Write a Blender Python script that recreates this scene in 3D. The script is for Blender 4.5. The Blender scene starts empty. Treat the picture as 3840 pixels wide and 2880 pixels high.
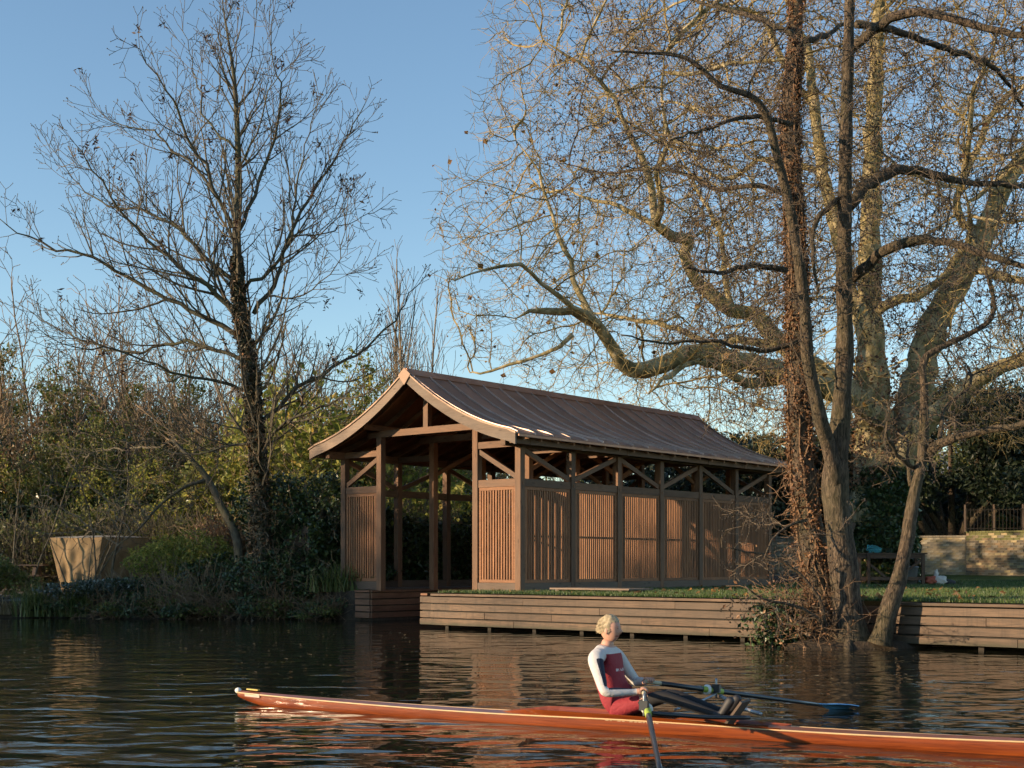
import bpy, bmesh, math, random
import numpy as np
from mathutils import Vector, Matrix

# ------------------------------------------------------------------ camera, sky, sun, exposure
SC = bpy.context.scene
COL = SC.collection
R = math.radians
FPX, CAMZ, HY = 1326.0, 1.38, 565.0          # focal length in pixels, eye height, horizon row

cam_d = bpy.data.cameras.new('camera')
cam = bpy.data.objects.new('camera', cam_d)
COL.objects.link(cam)
cam.location = (0, 0, CAMZ)
cam.rotation_euler = (R(90), 0, 0)
cam_d.sensor_width = 36.0
cam_d.lens = 36.0 * FPX / 1024
cam_d.shift_y = (HY - 384) / 1024
cam_d.clip_end = 3000
SC.camera = cam

SUN_EL = R(10.2)
SUN_TRAVEL = Vector((0.955, 0.297, 0)).normalized()        # where the light travels, seen from above
SUN_TO = Vector((-SUN_TRAVEL.x * math.cos(SUN_EL), -SUN_TRAVEL.y * math.cos(SUN_EL), math.sin(SUN_EL)))

world = bpy.data.worlds.new('World')
SC.world = world
world.use_nodes = True
wn = world.node_tree
for n in list(wn.nodes):
    wn.nodes.remove(n)
sky = wn.nodes.new('ShaderNodeTexSky')
sky.sky_type = 'NISHITA'
sky.sun_disc = False
sky.sun_elevation = SUN_EL
sky.sun_rotation = math.atan2(SUN_TO.x, SUN_TO.y)
sky.altitude = 20
sky.air_density = 1.0
sky.dust_density = 0.0
sky.ozone_density = 2.1
bg = wn.nodes.new('ShaderNodeBackground')
bg.inputs['Strength'].default_value = 0.15
wo = wn.nodes.new('ShaderNodeOutputWorld')
wn.links.new(sky.outputs[0], bg.inputs[0])
wn.links.new(bg.outputs[0], wo.inputs[0])

sun_d = bpy.data.lights.new('sun', 'SUN')
sun_d.energy = 5.0
sun_d.angle = R(0.55)
sun_d.color = (1.0, 0.73, 0.45)
sun = bpy.data.objects.new('sun', sun_d)
COL.objects.link(sun)
sun.rotation_euler = SUN_TO.to_track_quat('Z', 'Y').to_euler()
sun.location = (-60, -30, 40)

SC.view_settings.view_transform = 'Standard'
SC.view_settings.look = 'None'
SC.view_settings.exposure = 0.74
SC.view_settings.gamma = 1.0
SC.render.engine = 'CYCLES'
SC.cycles.max_bounces = 4
SC.cycles.use_adaptive_sampling = True
SC.cycles.adaptive_threshold = 0.03
SC.cycles.diffuse_bounces = 2
SC.cycles.glossy_bounces = 2
SC.cycles.transmission_bounces = 2
SC.cycles.caustics_reflective = False
SC.cycles.caustics_refractive = False

# ------------------------------------------------------------------ helpers
def P(px, py, d):
    """point seen at picture position (px, py) of a 1024 x 768 frame, d metres out"""
    return np.array([(px - 512) / FPX * d, d, CAMZ + (HY - py) / FPX * d])

def link(o, parent=None):
    COL.objects.link(o)
    if parent is not None:
        o.parent = parent
    return o

def tag(o, label=None, cat=None, group=None, kind=None):
    if label: o['label'] = label
    if cat: o['category'] = cat
    if group: o['group'] = group
    if kind: o['kind'] = kind
    return o

def empty(name, loc=(0, 0, 0), rz=0.0, label=None, cat=None, group=None):
    o = bpy.data.objects.new(name, None)
    o.empty_display_size = 0.2
    o.location = loc
    o.rotation_euler = (0, 0, rz)
    COL.objects.link(o)
    return tag(o, label, cat, group)

def mesh_np(name, V, quads=None, tris=None, smooth=False, mat_index=None):
    V = np.asarray(V, dtype=np.float32)
    nq = 0 if quads is None else len(quads)
    nt = 0 if tris is None else len(tris)
    me = bpy.data.meshes.new(name)
    me.vertices.add(len(V))
    me.vertices.foreach_set('co', V.ravel())
    loops = []
    if nq: loops.append(np.asarray(quads, dtype=np.int32).ravel())
    if nt: loops.append(np.asarray(tris, dtype=np.int32).ravel())
    lp = np.concatenate(loops) if loops else np.zeros(0, np.int32)
    me.loops.add(len(lp))
    me.loops.foreach_set('vertex_index', lp)
    me.polygons.add(nq + nt)
    st = np.concatenate([np.arange(nq) * 4, nq * 4 + np.arange(nt) * 3]).astype(np.int32)
    me.polygons.foreach_set('loop_start', st)
    me.polygons.foreach_set('use_smooth', np.full(nq + nt, bool(smooth)))
    if mat_index is not None:
        me.polygons.foreach_set('material_index', np.asarray(mat_index, dtype=np.int32))
    me.update(calc_edges=True)
    me.validate()
    return me

def put(name, me, mat, parent=None, loc=None, mats=None):
    o = bpy.data.objects.new(name, me)
    if me.materials is not None and len(me.materials) == 0:
        for m in (mats or [mat]):
            me.materials.append(m)
    if loc is not None: o.location = loc
    return link(o, parent)

def poly(name, V, F, mat, parent=None, smooth=False):
    me = bpy.data.meshes.new(name)
    me.from_pydata([tuple(map(float, v)) for v in V], [], [list(map(int, f)) for f in F])
    me.validate()
    me.update()
    if smooth:
        for p in me.polygons: p.use_smooth = True
    return put(name, me, mat, parent)

_box = {}
def box_mesh(L, w, h, mat, bev=0.0):
    key = (round(L, 4), round(w, 4), round(h, 4), mat.name, bev)
    if key in _box: return _box[key]
    x, y, z = L / 2, w / 2, h / 2
    V = [(-x, -y, -z), (x, -y, -z), (x, y, -z), (-x, y, -z), (-x, -y, z), (x, -y, z), (x, y, z), (-x, y, z)]
    Fc = [(0, 3, 2, 1), (4, 5, 6, 7), (0, 1, 5, 4), (1, 2, 6, 5), (2, 3, 7, 6), (3, 0, 4, 7)]
    me = bpy.data.meshes.new('timber')
    me.from_pydata(V, [], Fc)
    if bev > 0:
        bm = bmesh.new(); bm.from_mesh(me)
        bmesh.ops.bevel(bm, geom=bm.edges[:], offset=bev, segments=1, affect='EDGES')
        bm.to_mesh(me); bm.free()
    me.update()
    me.materials.append(mat)
    _box[key] = me
    return me

def beam(name, p0, p1, w, h, mat, parent=None, up=(0, 0, 1), bev=0.0):
    """box whose local x runs from p0 to p1; w is measured along up x dir, h along up"""
    p0, p1 = Vector(p0), Vector(p1)
    d = p1 - p0
    L = d.length
    x = d.normalized()
    up = Vector(up)
    if abs(x.dot(up)) > 0.99: up = Vector((0, 1, 0))
    y = up.cross(x).normalized()
    z = x.cross(y)
    me = box_mesh(L, w, h, mat, bev)
    o = bpy.data.objects.new(name, me)
    link(o, parent)
    c = (p0 + p1) / 2
    M = Matrix(((x.x, y.x, z.x, c.x), (x.y, y.y, z.y, c.y), (x.z, y.z, z.z, c.z), (0, 0, 0, 1)))
    o.matrix_local = M
    return o

class Geo:
    """collects numpy geometry into one mesh"""
    def __init__(s):
        s.V = []; s.Q = []; s.T = []; s.n = 0
    def add(s, V, Q=None, T=None):
        V = np.asarray(V, dtype=np.float32).reshape(-1, 3)
        if Q is not None and len(Q): s.Q.append(np.asarray(Q, dtype=np.int64) + s.n)
        if T is not None and len(T): s.T.append(np.asarray(T, dtype=np.int64) + s.n)
        s.V.append(V); s.n += len(V)
        return s
    def build(s, name, mat, parent=None, smooth=False, mats=None):
        V = np.concatenate(s.V) if s.V else np.zeros((0, 3))
        Q = np.concatenate(s.Q) if s.Q else None
        T = np.concatenate(s.T) if s.T else None
        return put(name, mesh_np(name, V, Q, T, smooth), mat, parent, mats=mats)

def norm(a):
    return a / np.maximum(np.linalg.norm(a, axis=-1, keepdims=True), 1e-9)

def tubes(p0, p1, r0, r1, n):
    """many separate open prisms"""
    p0 = np.asarray(p0, float); p1 = np.asarray(p1, float)
    m = len(p0)
    d = norm(p1 - p0)
    ref = np.where(np.abs(d[:, 2:3]) > 0.9, np.array([[1.0, 0, 0]]), np.array([[0, 0, 1.0]]))
    a = norm(np.cross(d, ref)); b = np.cross(d, a)
    ang = np.arange(n) * 2 * np.pi / n
    c, s_ = np.cos(ang), np.sin(ang)
    ring = a[:, None, :] * c[None, :, None] + b[:, None, :] * s_[None, :, None]
    V = np.empty((m, 2, n, 3))
    V[:, 0] = p0[:, None, :] + ring * np.asarray(r0, float)[:, None, None]
    V[:, 1] = p1[:, None, :] + ring * np.asarray(r1, float)[:, None, None]
    base = (np.arange(m) * 2 * n)[:, None]
    i = np.arange(n)[None, :]; j = (np.arange(n)[None, :] + 1) % n
    Q = np.stack([base + i, base + j, base + n + j, base + n + i], axis=-1).reshape(-1, 4)
    return V.reshape(-1, 3), Q

def catmull(pts, radii, step):
    pts = np.asarray(pts, float); radii = np.asarray(radii, float)
    q = np.concatenate([[2 * pts[0] - pts[1]], pts, [2 * pts[-1] - pts[-2]]])
    out, rr = [], []
    for i in range(len(pts) - 1):
        p0, p1, p2, p3 = q[i], q[i + 1], q[i + 2], q[i + 3]
        k = max(2, int(np.linalg.norm(p2 - p1) / step))
        for t in np.arange(k) / k:
            out.append(0.5 * ((2 * p1) + (-p0 + p2) * t + (2 * p0 - 5 * p1 + 4 * p2 - p3) * t * t + (-p0 + 3 * p1 - 3 * p2 + p3) * t ** 3))
            rr.append(radii[i] * (1 - t) + radii[i + 1] * t)
    out.append(pts[-1]); rr.append(radii[-1])
    return np.array(out), np.array(rr)

def sweep(pts, radii, n, rough=0.0, rng=None, cap=True, flute=0.0):
    pts = np.asarray(pts, float); radii = np.asarray(radii, float)
    m = len(pts)
    t = norm(np.gradient(pts, axis=0))
    ref = np.array([1.0, 0, 0]) if abs(t[0][0]) < 0.9 else np.array([0, 1.0, 0])
    a = norm(np.cross(t[0], ref))
    A = []
    for i in range(m):
        a = norm(a - t[i] * np.dot(a, t[i])); A.append(a)
    A = np.array(A); B = np.cross(t, A)
    ang = np.arange(n) * 2 * np.pi / n
    rr = radii[:, None] * np.ones((1, n))
    if rough and rng is not None:
        rr = rr * (1 + rough * (rng.random((m, n)) - 0.5) * 2)
    if flute:
        ph = 0.35 * np.sin(np.arange(m) * 0.35)[:, None]
        rr = rr * (1 + flute * np.sin(ang[None] * 3 + ph) + 0.5 * flute * np.sin(ang[None] * 5 + 1 - ph))
    V = pts[:, None, :] + rr[:, :, None] * (A[:, None, :] * np.cos(ang)[None, :, None] + B[:, None, :] * np.sin(ang)[None, :, None])
    V = V.reshape(-1, 3)
    i = np.arange(m - 1)[:, None] * n; k = np.arange(n)[None]; k2 = (k + 1) % n
    Q = np.stack([i + k, i + k2, i + n + k2, i + n + k], -1).reshape(-1, 4)
    T = None
    if cap:
        V = np.concatenate([V, pts[-1:], pts[:1]])
        top = m * n; bot = top + 1
        T = [((m - 1) * n + a_, (m - 1) * n + (a_ + 1) % n, top) for a_ in range(n)] + [((a_ + 1) % n, a_, bot) for a_ in range(n)]
    return V, Q, T

def leaves(C, size, rng, flat=0.0, aspect=1.6, jit=0.5, up=None):
    """loose leaf blades (one folded pair of triangles each) at centres C"""
    C = np.asarray(C, float); m = len(C)
    a = rng.normal(size=(m, 3))
    if flat: a[:, 2] *= (1 - flat)
    a = norm(a)
    b = rng.normal(size=(m, 3)); b = norm(b - a * (a * b).sum(1, keepdims=True))
    n_ = np.cross(a, b)
    s = size * (1 + jit * (rng.random((m, 1)) - 0.5) * 2)
    L = s * 0.5 * aspect ** 0.5; W = s * 0.5 / aspect ** 0.5
    V = np.empty((m, 4, 3))
    V[:, 0] = C - a * L
    V[:, 1] = C + b * W + n_ * W * 0.35
    V[:, 2] = C + a * L
    V[:, 3] = C - b * W + n_ * W * 0.35
    base = (np.arange(m) * 4)[:, None]
    T = np.concatenate([base + np.array([[0, 1, 2]]), base + np.array([[0, 2, 3]])])
    return V.reshape(-1, 3), T

# ------------------------------------------------------------------ materials
def nodes_of(name):
    m = bpy.data.materials.new(name)
    m.use_nodes = True
    nt = m.node_tree
    b = nt.nodes['Principled BSDF']
    return m, nt, b

def ramp(nt, fac, stops, interp='LINEAR'):
    r = nt.nodes.new('ShaderNodeValToRGB')
    r.color_ramp.interpolation = interp
    el = r.color_ramp.elements
    while len(el) > 1: el.remove(el[-1])
    for i, (p, c) in enumerate(stops):
        e = el[0] if i == 0 else el.new(p)
        e.position = p
        e.color = (c[0], c[1], c[2], 1)
    nt.links.new(fac, r.inputs[0])
    return r.outputs[0]

def noise(nt, vec, scale, detail=4, rough=0.55, dist=0.0):
    t = nt.nodes.new('ShaderNodeTexNoise')
    t.inputs['Scale'].default_value = scale
    t.inputs['Detail'].default_value = detail
    t.inputs['Roughness'].default_value = rough
    t.inputs['Distortion'].default_value = dist
    if vec is not None: nt.links.new(vec, t.inputs['Vector'])
    return t.outputs['Fac']

def coord(nt, kind='Object', scale=(1, 1, 1), add=None):
    tc = nt.nodes.new('ShaderNodeTexCoord')
    mp = nt.nodes.new('ShaderNodeMapping')
    mp.inputs['Scale'].default_value = scale
    nt.links.new(tc.outputs[kind], mp.inputs[0])
    if add is not None: nt.links.new(add, mp.inputs['Location'])
    return mp.outputs[0]

def mixc(nt, fac, a, b, mode='MIX'):
    m = nt.nodes.new('ShaderNodeMix')
    m.data_type = 'RGBA'
    m.blend_type = mode
    for sock, val in ((m.inputs[0], fac), (m.inputs[6], a), (m.inputs[7], b)):
        if hasattr(val, 'node'): nt.links.new(val, sock)
        elif isinstance(val, (int, float)): sock.default_value = val
        else: sock.default_value = (val[0], val[1], val[2], 1)
    return m.outputs[2]

def math_(nt, op, a, b=0.0):
    m = nt.nodes.new('ShaderNodeMath')
    m.operation = op
    for sock, val in ((m.inputs[0], a), (m.inputs[1], b)):
        if hasattr(val, 'node'): nt.links.new(val, sock)
        else: sock.default_value = val
    return m.outputs[0]

def bump(nt, b, h, strength, dist):
    n = nt.nodes.new('ShaderNodeBump')
    n.inputs['Strength'].default_value = strength
    n.inputs['Distance'].default_value = dist
    nt.links.new(h, n.inputs['Height'])
    nt.links.new(n.outputs[0], b.inputs['Normal'])

def obj_random(nt):
    return nt.nodes.new('ShaderNodeObjectInfo').outputs['Random']

def wood(name, dark, light, weather=None, wfac=0.0, rough=0.75, knots=True, tide=False):
    """sawn timber, grain along the piece's own x"""
    m, nt, b = nodes_of(name)
    rnd = obj_random(nt)
    off = nt.nodes.new('ShaderNodeCombineXYZ')
    nt.links.new(math_(nt, 'MULTIPLY', rnd, 37.0), off.inputs[0])
    nt.links.new(math_(nt, 'MULTIPLY', rnd, 91.0), off.inputs[1])
    nt.links.new(math_(nt, 'MULTIPLY', rnd, 53.0), off.inputs[2])
    v = coord(nt, 'Object', (0.7, 9, 9), off.outputs[0])
    g = noise(nt, v, 3.0, 6, 0.6, 1.2)
    c = ramp(nt, g, [(0.25, dark), (0.75, light)])
    # piece-to-piece tone
    hv = nt.nodes.new('ShaderNodeHueSaturation')
    nt.links.new(c, hv.inputs['Color'])
    patch = noise(nt, coord(nt, 'Object', (0.6, 1.5, 1.5), off.outputs[0]), 2.0, 4, 0.6)
    nt.links.new(math_(nt, 'ADD', math_(nt, 'MULTIPLY', rnd, 0.5), math_(nt, 'ADD', math_(nt, 'MULTIPLY', patch, 0.9), 0.30)), hv.inputs['Value'])
    c = hv.outputs[0]
    if weather is not None:
        w = noise(nt, coord(nt, 'Object', (0.5, 2.2, 2.2), off.outputs[0]), 1.3, 4, 0.6)
        w = math_(nt, 'MULTIPLY', ramp(nt, w, [(0.35, (0, 0, 0)), (0.7, (1, 1, 1))]), wfac)
        c = mixc(nt, w, c, weather)
    if knots:
        vo = nt.nodes.new('ShaderNodeTexVoronoi')
        vo.inputs['Scale'].default_value = 1.0
        nt.links.new(coord(nt, 'Object', (2.2, 7, 7), off.outputs[0]), vo.inputs['Vector'])
        k = ramp(nt, vo.outputs['Distance'], [(0.05, (1, 1, 1)), (0.17, (0, 0, 0))])
        c = mixc(nt, math_(nt, 'MULTIPLY', k, 0.6), c, (dark[0] * .35, dark[1] * .35, dark[2] * .35))
    if tide:       # algae and damp left by the river along the lowest board
        ge = nt.nodes.new('ShaderNodeNewGeometry'); sz = nt.nodes.new('ShaderNodeSeparateXYZ')
        nt.links.new(ge.outputs['Position'], sz.inputs[0])
        lvl = math_(nt, 'ADD', sz.outputs[2], math_(nt, 'MULTIPLY', noise(nt, coord(nt, 'Object', (1.2, 4, 4), off.outputs[0]), 2.5, 4, 0.6), -0.16))
        c = mixc(nt, ramp(nt, lvl, [(0.0, (0.85, 0.85, 0.85)), (0.10, (0, 0, 0))]), c, (0.035, 0.036, 0.018))
        # drips and stains running down from the coping
        st = noise(nt, coord(nt, 'Object', (5.0, 0.4, 0.4), off.outputs[0]), 1.6, 4, 0.65)
        c = mixc(nt, math_(nt, 'MULTIPLY', ramp(nt, st, [(0.52, (0, 0, 0)), (0.72, (1, 1, 1))]), 0.45), c, (0.045, 0.033, 0.024))
    nt.links.new(c, b.inputs['Base Color'])
    b.inputs['Roughness'].default_value = rough
    bump(nt, b, g, 0.35, 0.004)
    return m

def leaf_mat(name, stops, trans=0.25, rough=0.55):
    m, nt, b = nodes_of(name)
    geo = nt.nodes.new('ShaderNodeNewGeometry')
    c = ramp(nt, geo.outputs['Random Per Island'], stops)
    nt.links.new(c, b.inputs['Base Color'])
    b.inputs['Roughness'].default_value = rough
    if trans <= 0: return m
    tr = nt.nodes.new('ShaderNodeBsdfTranslucent')
    nt.links.new(c, tr.inputs['Color'])
    mx = nt.nodes.new('ShaderNodeMixShader')
    mx.inputs[0].default_value = trans
    nt.links.new(b.outputs[0], mx.inputs[1]); nt.links.new(tr.outputs[0], mx.inputs[2])
    nt.links.new(mx.outputs[0], nt.nodes['Material Output'].inputs[0])
    return m

def bark(name, stops, scale=(4, 4, 1.2), nscale=3.0, bdist=0.03, rough=0.9, moss=None, mossf=0.5):
    m, nt, b = nodes_of(name)
    v = coord(nt, 'Object', scale)
    g = noise(nt, v, nscale, 7, 0.65, 0.6)
    c = ramp(nt, g, stops)
    if moss is not None:
        w = noise(nt, coord(nt, 'Object', (1, 1, 1)), 0.9, 3, 0.6)
        c = mixc(nt, math_(nt, 'MULTIPLY', ramp(nt, w, [(0.42, (0, 0, 0)), (0.62, (1, 1, 1))]), mossf), c, moss)
    nt.links.new(c, b.inputs['Base Color'])
    b.inputs['Roughness'].default_value = rough
    bump(nt, b, g, 0.8, bdist)
    return m

def plain(name, col, rough=0.6, metal=0.0, coat=0.0, nz=0.12, nscale=6.0):
    m, nt, b = nodes_of(name)
    g = noise(nt, coord(nt, 'Object'), nscale, 4, 0.6)
    lo = tuple(x * (1 - nz) for x in col); hi = tuple(min(1, x * (1 + nz)) for x in col)
    nt.links.new(ramp(nt, g, [(0.3, lo), (0.7, hi)]), b.inputs['Base Color'])
    b.inputs['Roughness'].default_value = rough
    b.inputs['Metallic'].default_value = metal
    if coat: b.inputs['Coat Weight'].default_value = coat
    return m

M = {}
M['post'] = wood('larch post', (0.088, 0.043, 0.022), (0.21, 0.106, 0.054), (0.125, 0.094, 0.070), 0.45)
M['inner'] = wood('larch inside', (0.15, 0.070, 0.034), (0.31, 0.155, 0.078))
M['slat'] = wood('larch slat', (0.14, 0.058, 0.025), (0.34, 0.162, 0.076), knots=False)
M['jetty'] = wood('weathered larch plank', (0.052, 0.034, 0.022), (0.19, 0.117, 0.070), (0.11, 0.085, 0.064), 0.55, tide=True)
M['slip'] = wood('red brown plank', (0.13, 0.06, 0.032), (0.27, 0.13, 0.07))
M['barge'] = wood('grey larch bargeboard', (0.13, 0.088, 0.062), (0.24, 0.172, 0.124), (0.17, 0.142, 0.118), 0.5)
M['oldwood'] = wood('old bench timber', (0.070, 0.045, 0.030), (0.15, 0.10, 0.068), (0.12, 0.10, 0.085), 0.5)
M['bench'] = wood('brown bench timber', (0.050, 0.028, 0.018), (0.115, 0.068, 0.042))

def copper(name, a, b_, metal, rough):
    m, nt, b = nodes_of(name)
    rnd = obj_random(nt)
    off = nt.nodes.new('ShaderNodeCombineXYZ')
    nt.links.new(math_(nt, 'MULTIPLY', rnd, 23.0), off.inputs[0])
    g = noise(nt, coord(nt, 'Object', (1.2, 1.2, 1.2), off.outputs[0]), 1.6, 5, 0.6, 0.8)
    c = ramp(nt, g, [(0.3, a), (0.72, b_)])
    hv = nt.nodes.new('ShaderNodeHueSaturation')
    nt.links.new(c, hv.inputs['Color'])
    nt.links.new(math_(nt, 'ADD', math_(nt, 'MULTIPLY', rnd, 0.6), 0.7), hv.inputs['Value'])
    nt.links.new(hv.outputs[0], b.inputs['Base Color'])
    b.inputs['Metallic'].default_value = metal
    nt.links.new(math_(nt, 'ADD', math_(nt, 'MULTIPLY', g, 0.25), rough - 0.12), b.inputs['Roughness'])
    bump(nt, b, noise(nt, coord(nt, 'Object'), 2.2, 3, 0.5), 0.25, 0.02)
    return m
M['copper'] = copper('browned copper sheet', (0.235, 0.112, 0.070), (0.40, 0.22, 0.148), 0.45, 0.46)
M['copper_edge'] = copper('brighter copper edge', (0.19, 0.115, 0.075), (0.30, 0.19, 0.13), 0.2, 0.55)
M['seam'] = copper('painted highlight seam', (0.40, 0.27, 0.215), (0.56, 0.41, 0.34), 0.45, 0.45)  # lighter copper than the sheets: the light seams catch is in the colour
# ------------------------------------------------------------------ the boathouse's own axes: u along the bank, v inland
CX, CY, CZ = 0.18, 30.0, 0.77
UX, UY = 0.768, -0.640
VX, VY = 0.640, 0.768
BROT = math.atan2(UY, UX)
def W(u, v, z=0.0):
    return np.array([CX + UX * u + VX * v, CY + UY * u + VY * v, z])
def UV(x, y):
    dx, dy = x - CX, y - CY
    return UX * dx + UY * dy, VX * dx + VY * dy

SLIP_R, SLIP_L = -1.25, -4.50           # u of the two sides of the boat slip
JET_V = -2.0
AX, AY, BX, BY = -3.3, 33.3, -13.5, 34.6     # waterline of the left bank
_bl = math.hypot(BX - AX, BY - AY)
def bank_n(x, y):
    """metres inland of the left waterline"""
    return ((x - AX) * (-(BY - AY)) + (y - AY) * (BX - AX)) / _bl * -1.0

def ground_z(x, y):
    x = np.asarray(x, float); y = np.asarray(y, float)
    u, v = UV(x, y)
    right = 0.77 + np.clip((y - 40) * 0.027, 0, 0.35)
    n = bank_n(x, y)
    wob = 0.10 * np.sin(x * 1.7 + 0.6 * np.sin(x * 0.9)) + 0.06 * np.sin(y * 2.3 + x * 0.8)
    n2 = n + wob
    left = np.clip(-0.12 + n2 * 0.55, -1.3, 0.42) + np.clip(n2 * 0.055, 0, 0.5) + 0.03 * np.sin(x * 3.1) * np.sin(y * 2.7)
    deck = 0.73
    z = np.where(u > SLIP_R, np.where(v > JET_V + 0.12, right, -1.5), 0.0)
    z = np.where((u <= SLIP_R) & (u > SLIP_L), np.where(v > 11.5, right, -1.5), z)
    z = np.where(u <= SLIP_L, np.where((u > -6.3) & (v > -0.25) & (v < 14), deck, np.where(v > 13, np.maximum(left, 0.9), left)), z)
    return z

def gz(x, y):
    return float(ground_z(x, y))

def build_ground():
    e = 0.004
    uu = np.concatenate([[-900, -500, -250, -120, -80, -60, -45, -35, -28], np.arange(-24, -6.4, 0.4), [-6.3 - e, -6.3 + e, -5.9, -5.2, SLIP_L - e, SLIP_L + e, -3.5, -2.5, SLIP_R - e, SLIP_R + e], np.arange(-0.8, 20, 0.8), [22, 26, 32, 40, 60, 90, 150, 300, 900]])
    vv = np.concatenate([[-14, -12, -10, -8, -6, -4], [-3, JET_V + .12 - e, JET_V + .12 + e, -1.4, -0.9, -0.5, -.25 - e, -.25 + e], np.arange(0.2, 11.4, 0.4), [11.5 - e, 11.5 + e, 12.2, 13 - e, 13 + e, 14 - e, 14 + e], np.arange(14.6, 28, 0.6), [30, 34, 40, 50, 70, 110, 200, 400, 1200]])
    # the left bank comes forward of v = 0 for negative u: finer rows there
    vv = np.unique(np.concatenate([vv, np.arange(-14, 0, 0.4)]))
    Ug, Vg = np.meshgrid(uu, vv, indexing='ij')
    X = CX + UX * Ug + VX * Vg; Y = CY + UY * Ug + VY * Vg
    Z = ground_z(X, Y)
    nu, nv = Ug.shape
    V = np.stack([X, Y, Z], -1).reshape(-1, 3)
    i = np.arange(nu - 1)[:, None] * nv + np.arange(nv - 1)[None]
    Q = np.stack([i, i + nv, i + nv + 1, i + 1], -1).reshape(-1, 4)
    zmax = Z.reshape(-1)[Q].max(1)
    uc = Ug.reshape(-1)[Q].mean(1)
    zmin = Z.reshape(-1)[Q].min(1)
    keep = (zmax > -1.2) & ~((zmax - zmin > 1.0) & (Ug.reshape(-1)[Q].mean(1) > SLIP_R - 0.02) & (Vg.reshape(-1)[Q].mean(1) < 5))
    for nm, sel, mat in (('lawn', keep & (uc > SLIP_R - 0.02), M['lawn']), ('river_bank', keep & (uc <= SLIP_R - 0.02), M['earth'])):
        q = Q[sel]
        idx, inv = np.unique(q, return_inverse=True)
        o = put(nm, mesh_np(nm, V[idx], inv.reshape(-1, 4), None, True), mat)
        tag(o, kind='structure')

# ground, water materials
m, nt, b = nodes_of('lawn turf')
v = coord(nt, 'Object')
c = ramp(nt, noise(nt, v, 1.1, 5, 0.6), [(0.3, (0.030, 0.052, 0.016)), (0.55, (0.055, 0.088, 0.026)), (0.8, (0.10, 0.10, 0.045))])
c2 = ramp(nt, noise(nt, v, 0.35, 3, 0.6), [(0.45, (0, 0, 0)), (0.7, (1, 1, 1))])
c = mixc(nt, math_(nt, 'MULTIPLY', c2, 0.12), c, (0.13, 0.15, 0.11))
nt.links.new(c, b.inputs['Base Color']); b.inputs['Roughness'].default_value = 0.95; b.inputs['Specular IOR Level'].default_value = 0.05
bump(nt, b, noise(nt, v, 30, 3, 0.7), 0.6, 0.04)
M['lawn'] = m
m, nt, b = nodes_of('bank earth and litter')
v = coord(nt, 'Object')
c = ramp(nt, noise(nt, v, 2.6, 7, 0.7), [(0.3, (0.022, 0.016, 0.010)), (0.55, (0.060, 0.042, 0.026)), (0.75, (0.10, 0.075, 0.045))])
fr = ramp(nt, noise(nt, v, 0.7, 5, 0.65), [(0.46, (0, 0, 0)), (0.60, (1, 1, 1))])
sx = nt.nodes.new('ShaderNodeSeparateXYZ'); nt.links.new(v, sx.inputs[0])
far_left = math_(nt, 'LESS_THAN', sx.outputs[0], -9.0)          # the open frosty grass by the picnic bench
high = math_(nt, 'GREATER_THAN', sx.outputs[2], 0.42)
c = mixc(nt, math_(nt, 'MULTIPLY', math_(nt, 'MULTIPLY', fr, math_(nt, 'MULTIPLY', far_left, high)), 0.8), c, (0.27, 0.31, 0.30))
nt.links.new(c, b.inputs['Base Color']); b.inputs['Roughness'].default_value = 0.95
bump(nt, b, noise(nt, v, 14, 5, 0.7), 0.8, 0.06)
M['earth'] = m
build_ground()

m, nt, b = nodes_of('river water')
b.inputs['Base Color'].default_value = (0.010, 0.012, 0.008, 1)
b.inputs['Roughness'].default_value = 0.025
b.inputs['IOR'].default_value = 1.333
v = coord(nt, 'Object')
w1 = noise(nt, coord(nt, 'Object', (0.75, 1.15, 1)), 1.5, 1, 0.4, 0.8)
w2 = noise(nt, coord(nt, 'Object', (0.8, 1.5, 1)), 4.0, 1, 0.4, 0.5)
w3 = noise(nt, coord(nt, 'Object', (1, 2.0, 1)), 10.0, 2, 0.5)
calm = ramp(nt, noise(nt, v, 0.12, 2, 0.5), [(0.35, (0.35, 0.35, 0.35)), (0.7, (1, 1, 1))])
h = math_(nt, 'ADD', math_(nt, 'MULTIPLY', w1, 0.050), math_(nt, 'MULTIPLY', w2, 0.008))
h = math_(nt, 'ADD', h, math_(nt, 'MULTIPLY', math_(nt, 'MULTIPLY', w3, calm), 0.0018))
ys = nt.nodes.new('ShaderNodeSeparateXYZ'); nt.links.new(v, ys.inputs[0])
mr = nt.nodes.new('ShaderNodeMapRange'); nt.links.new(ys.outputs[1], mr.inputs[0])
for i_, q_ in enumerate((11.0, 24.0, 1.0, 0.42)): mr.inputs[i_ + 1].default_value = q_
h = math_(nt, 'MULTIPLY', h, mr.outputs[0])                       # livelier out in the stream, calmer under the far bank
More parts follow.
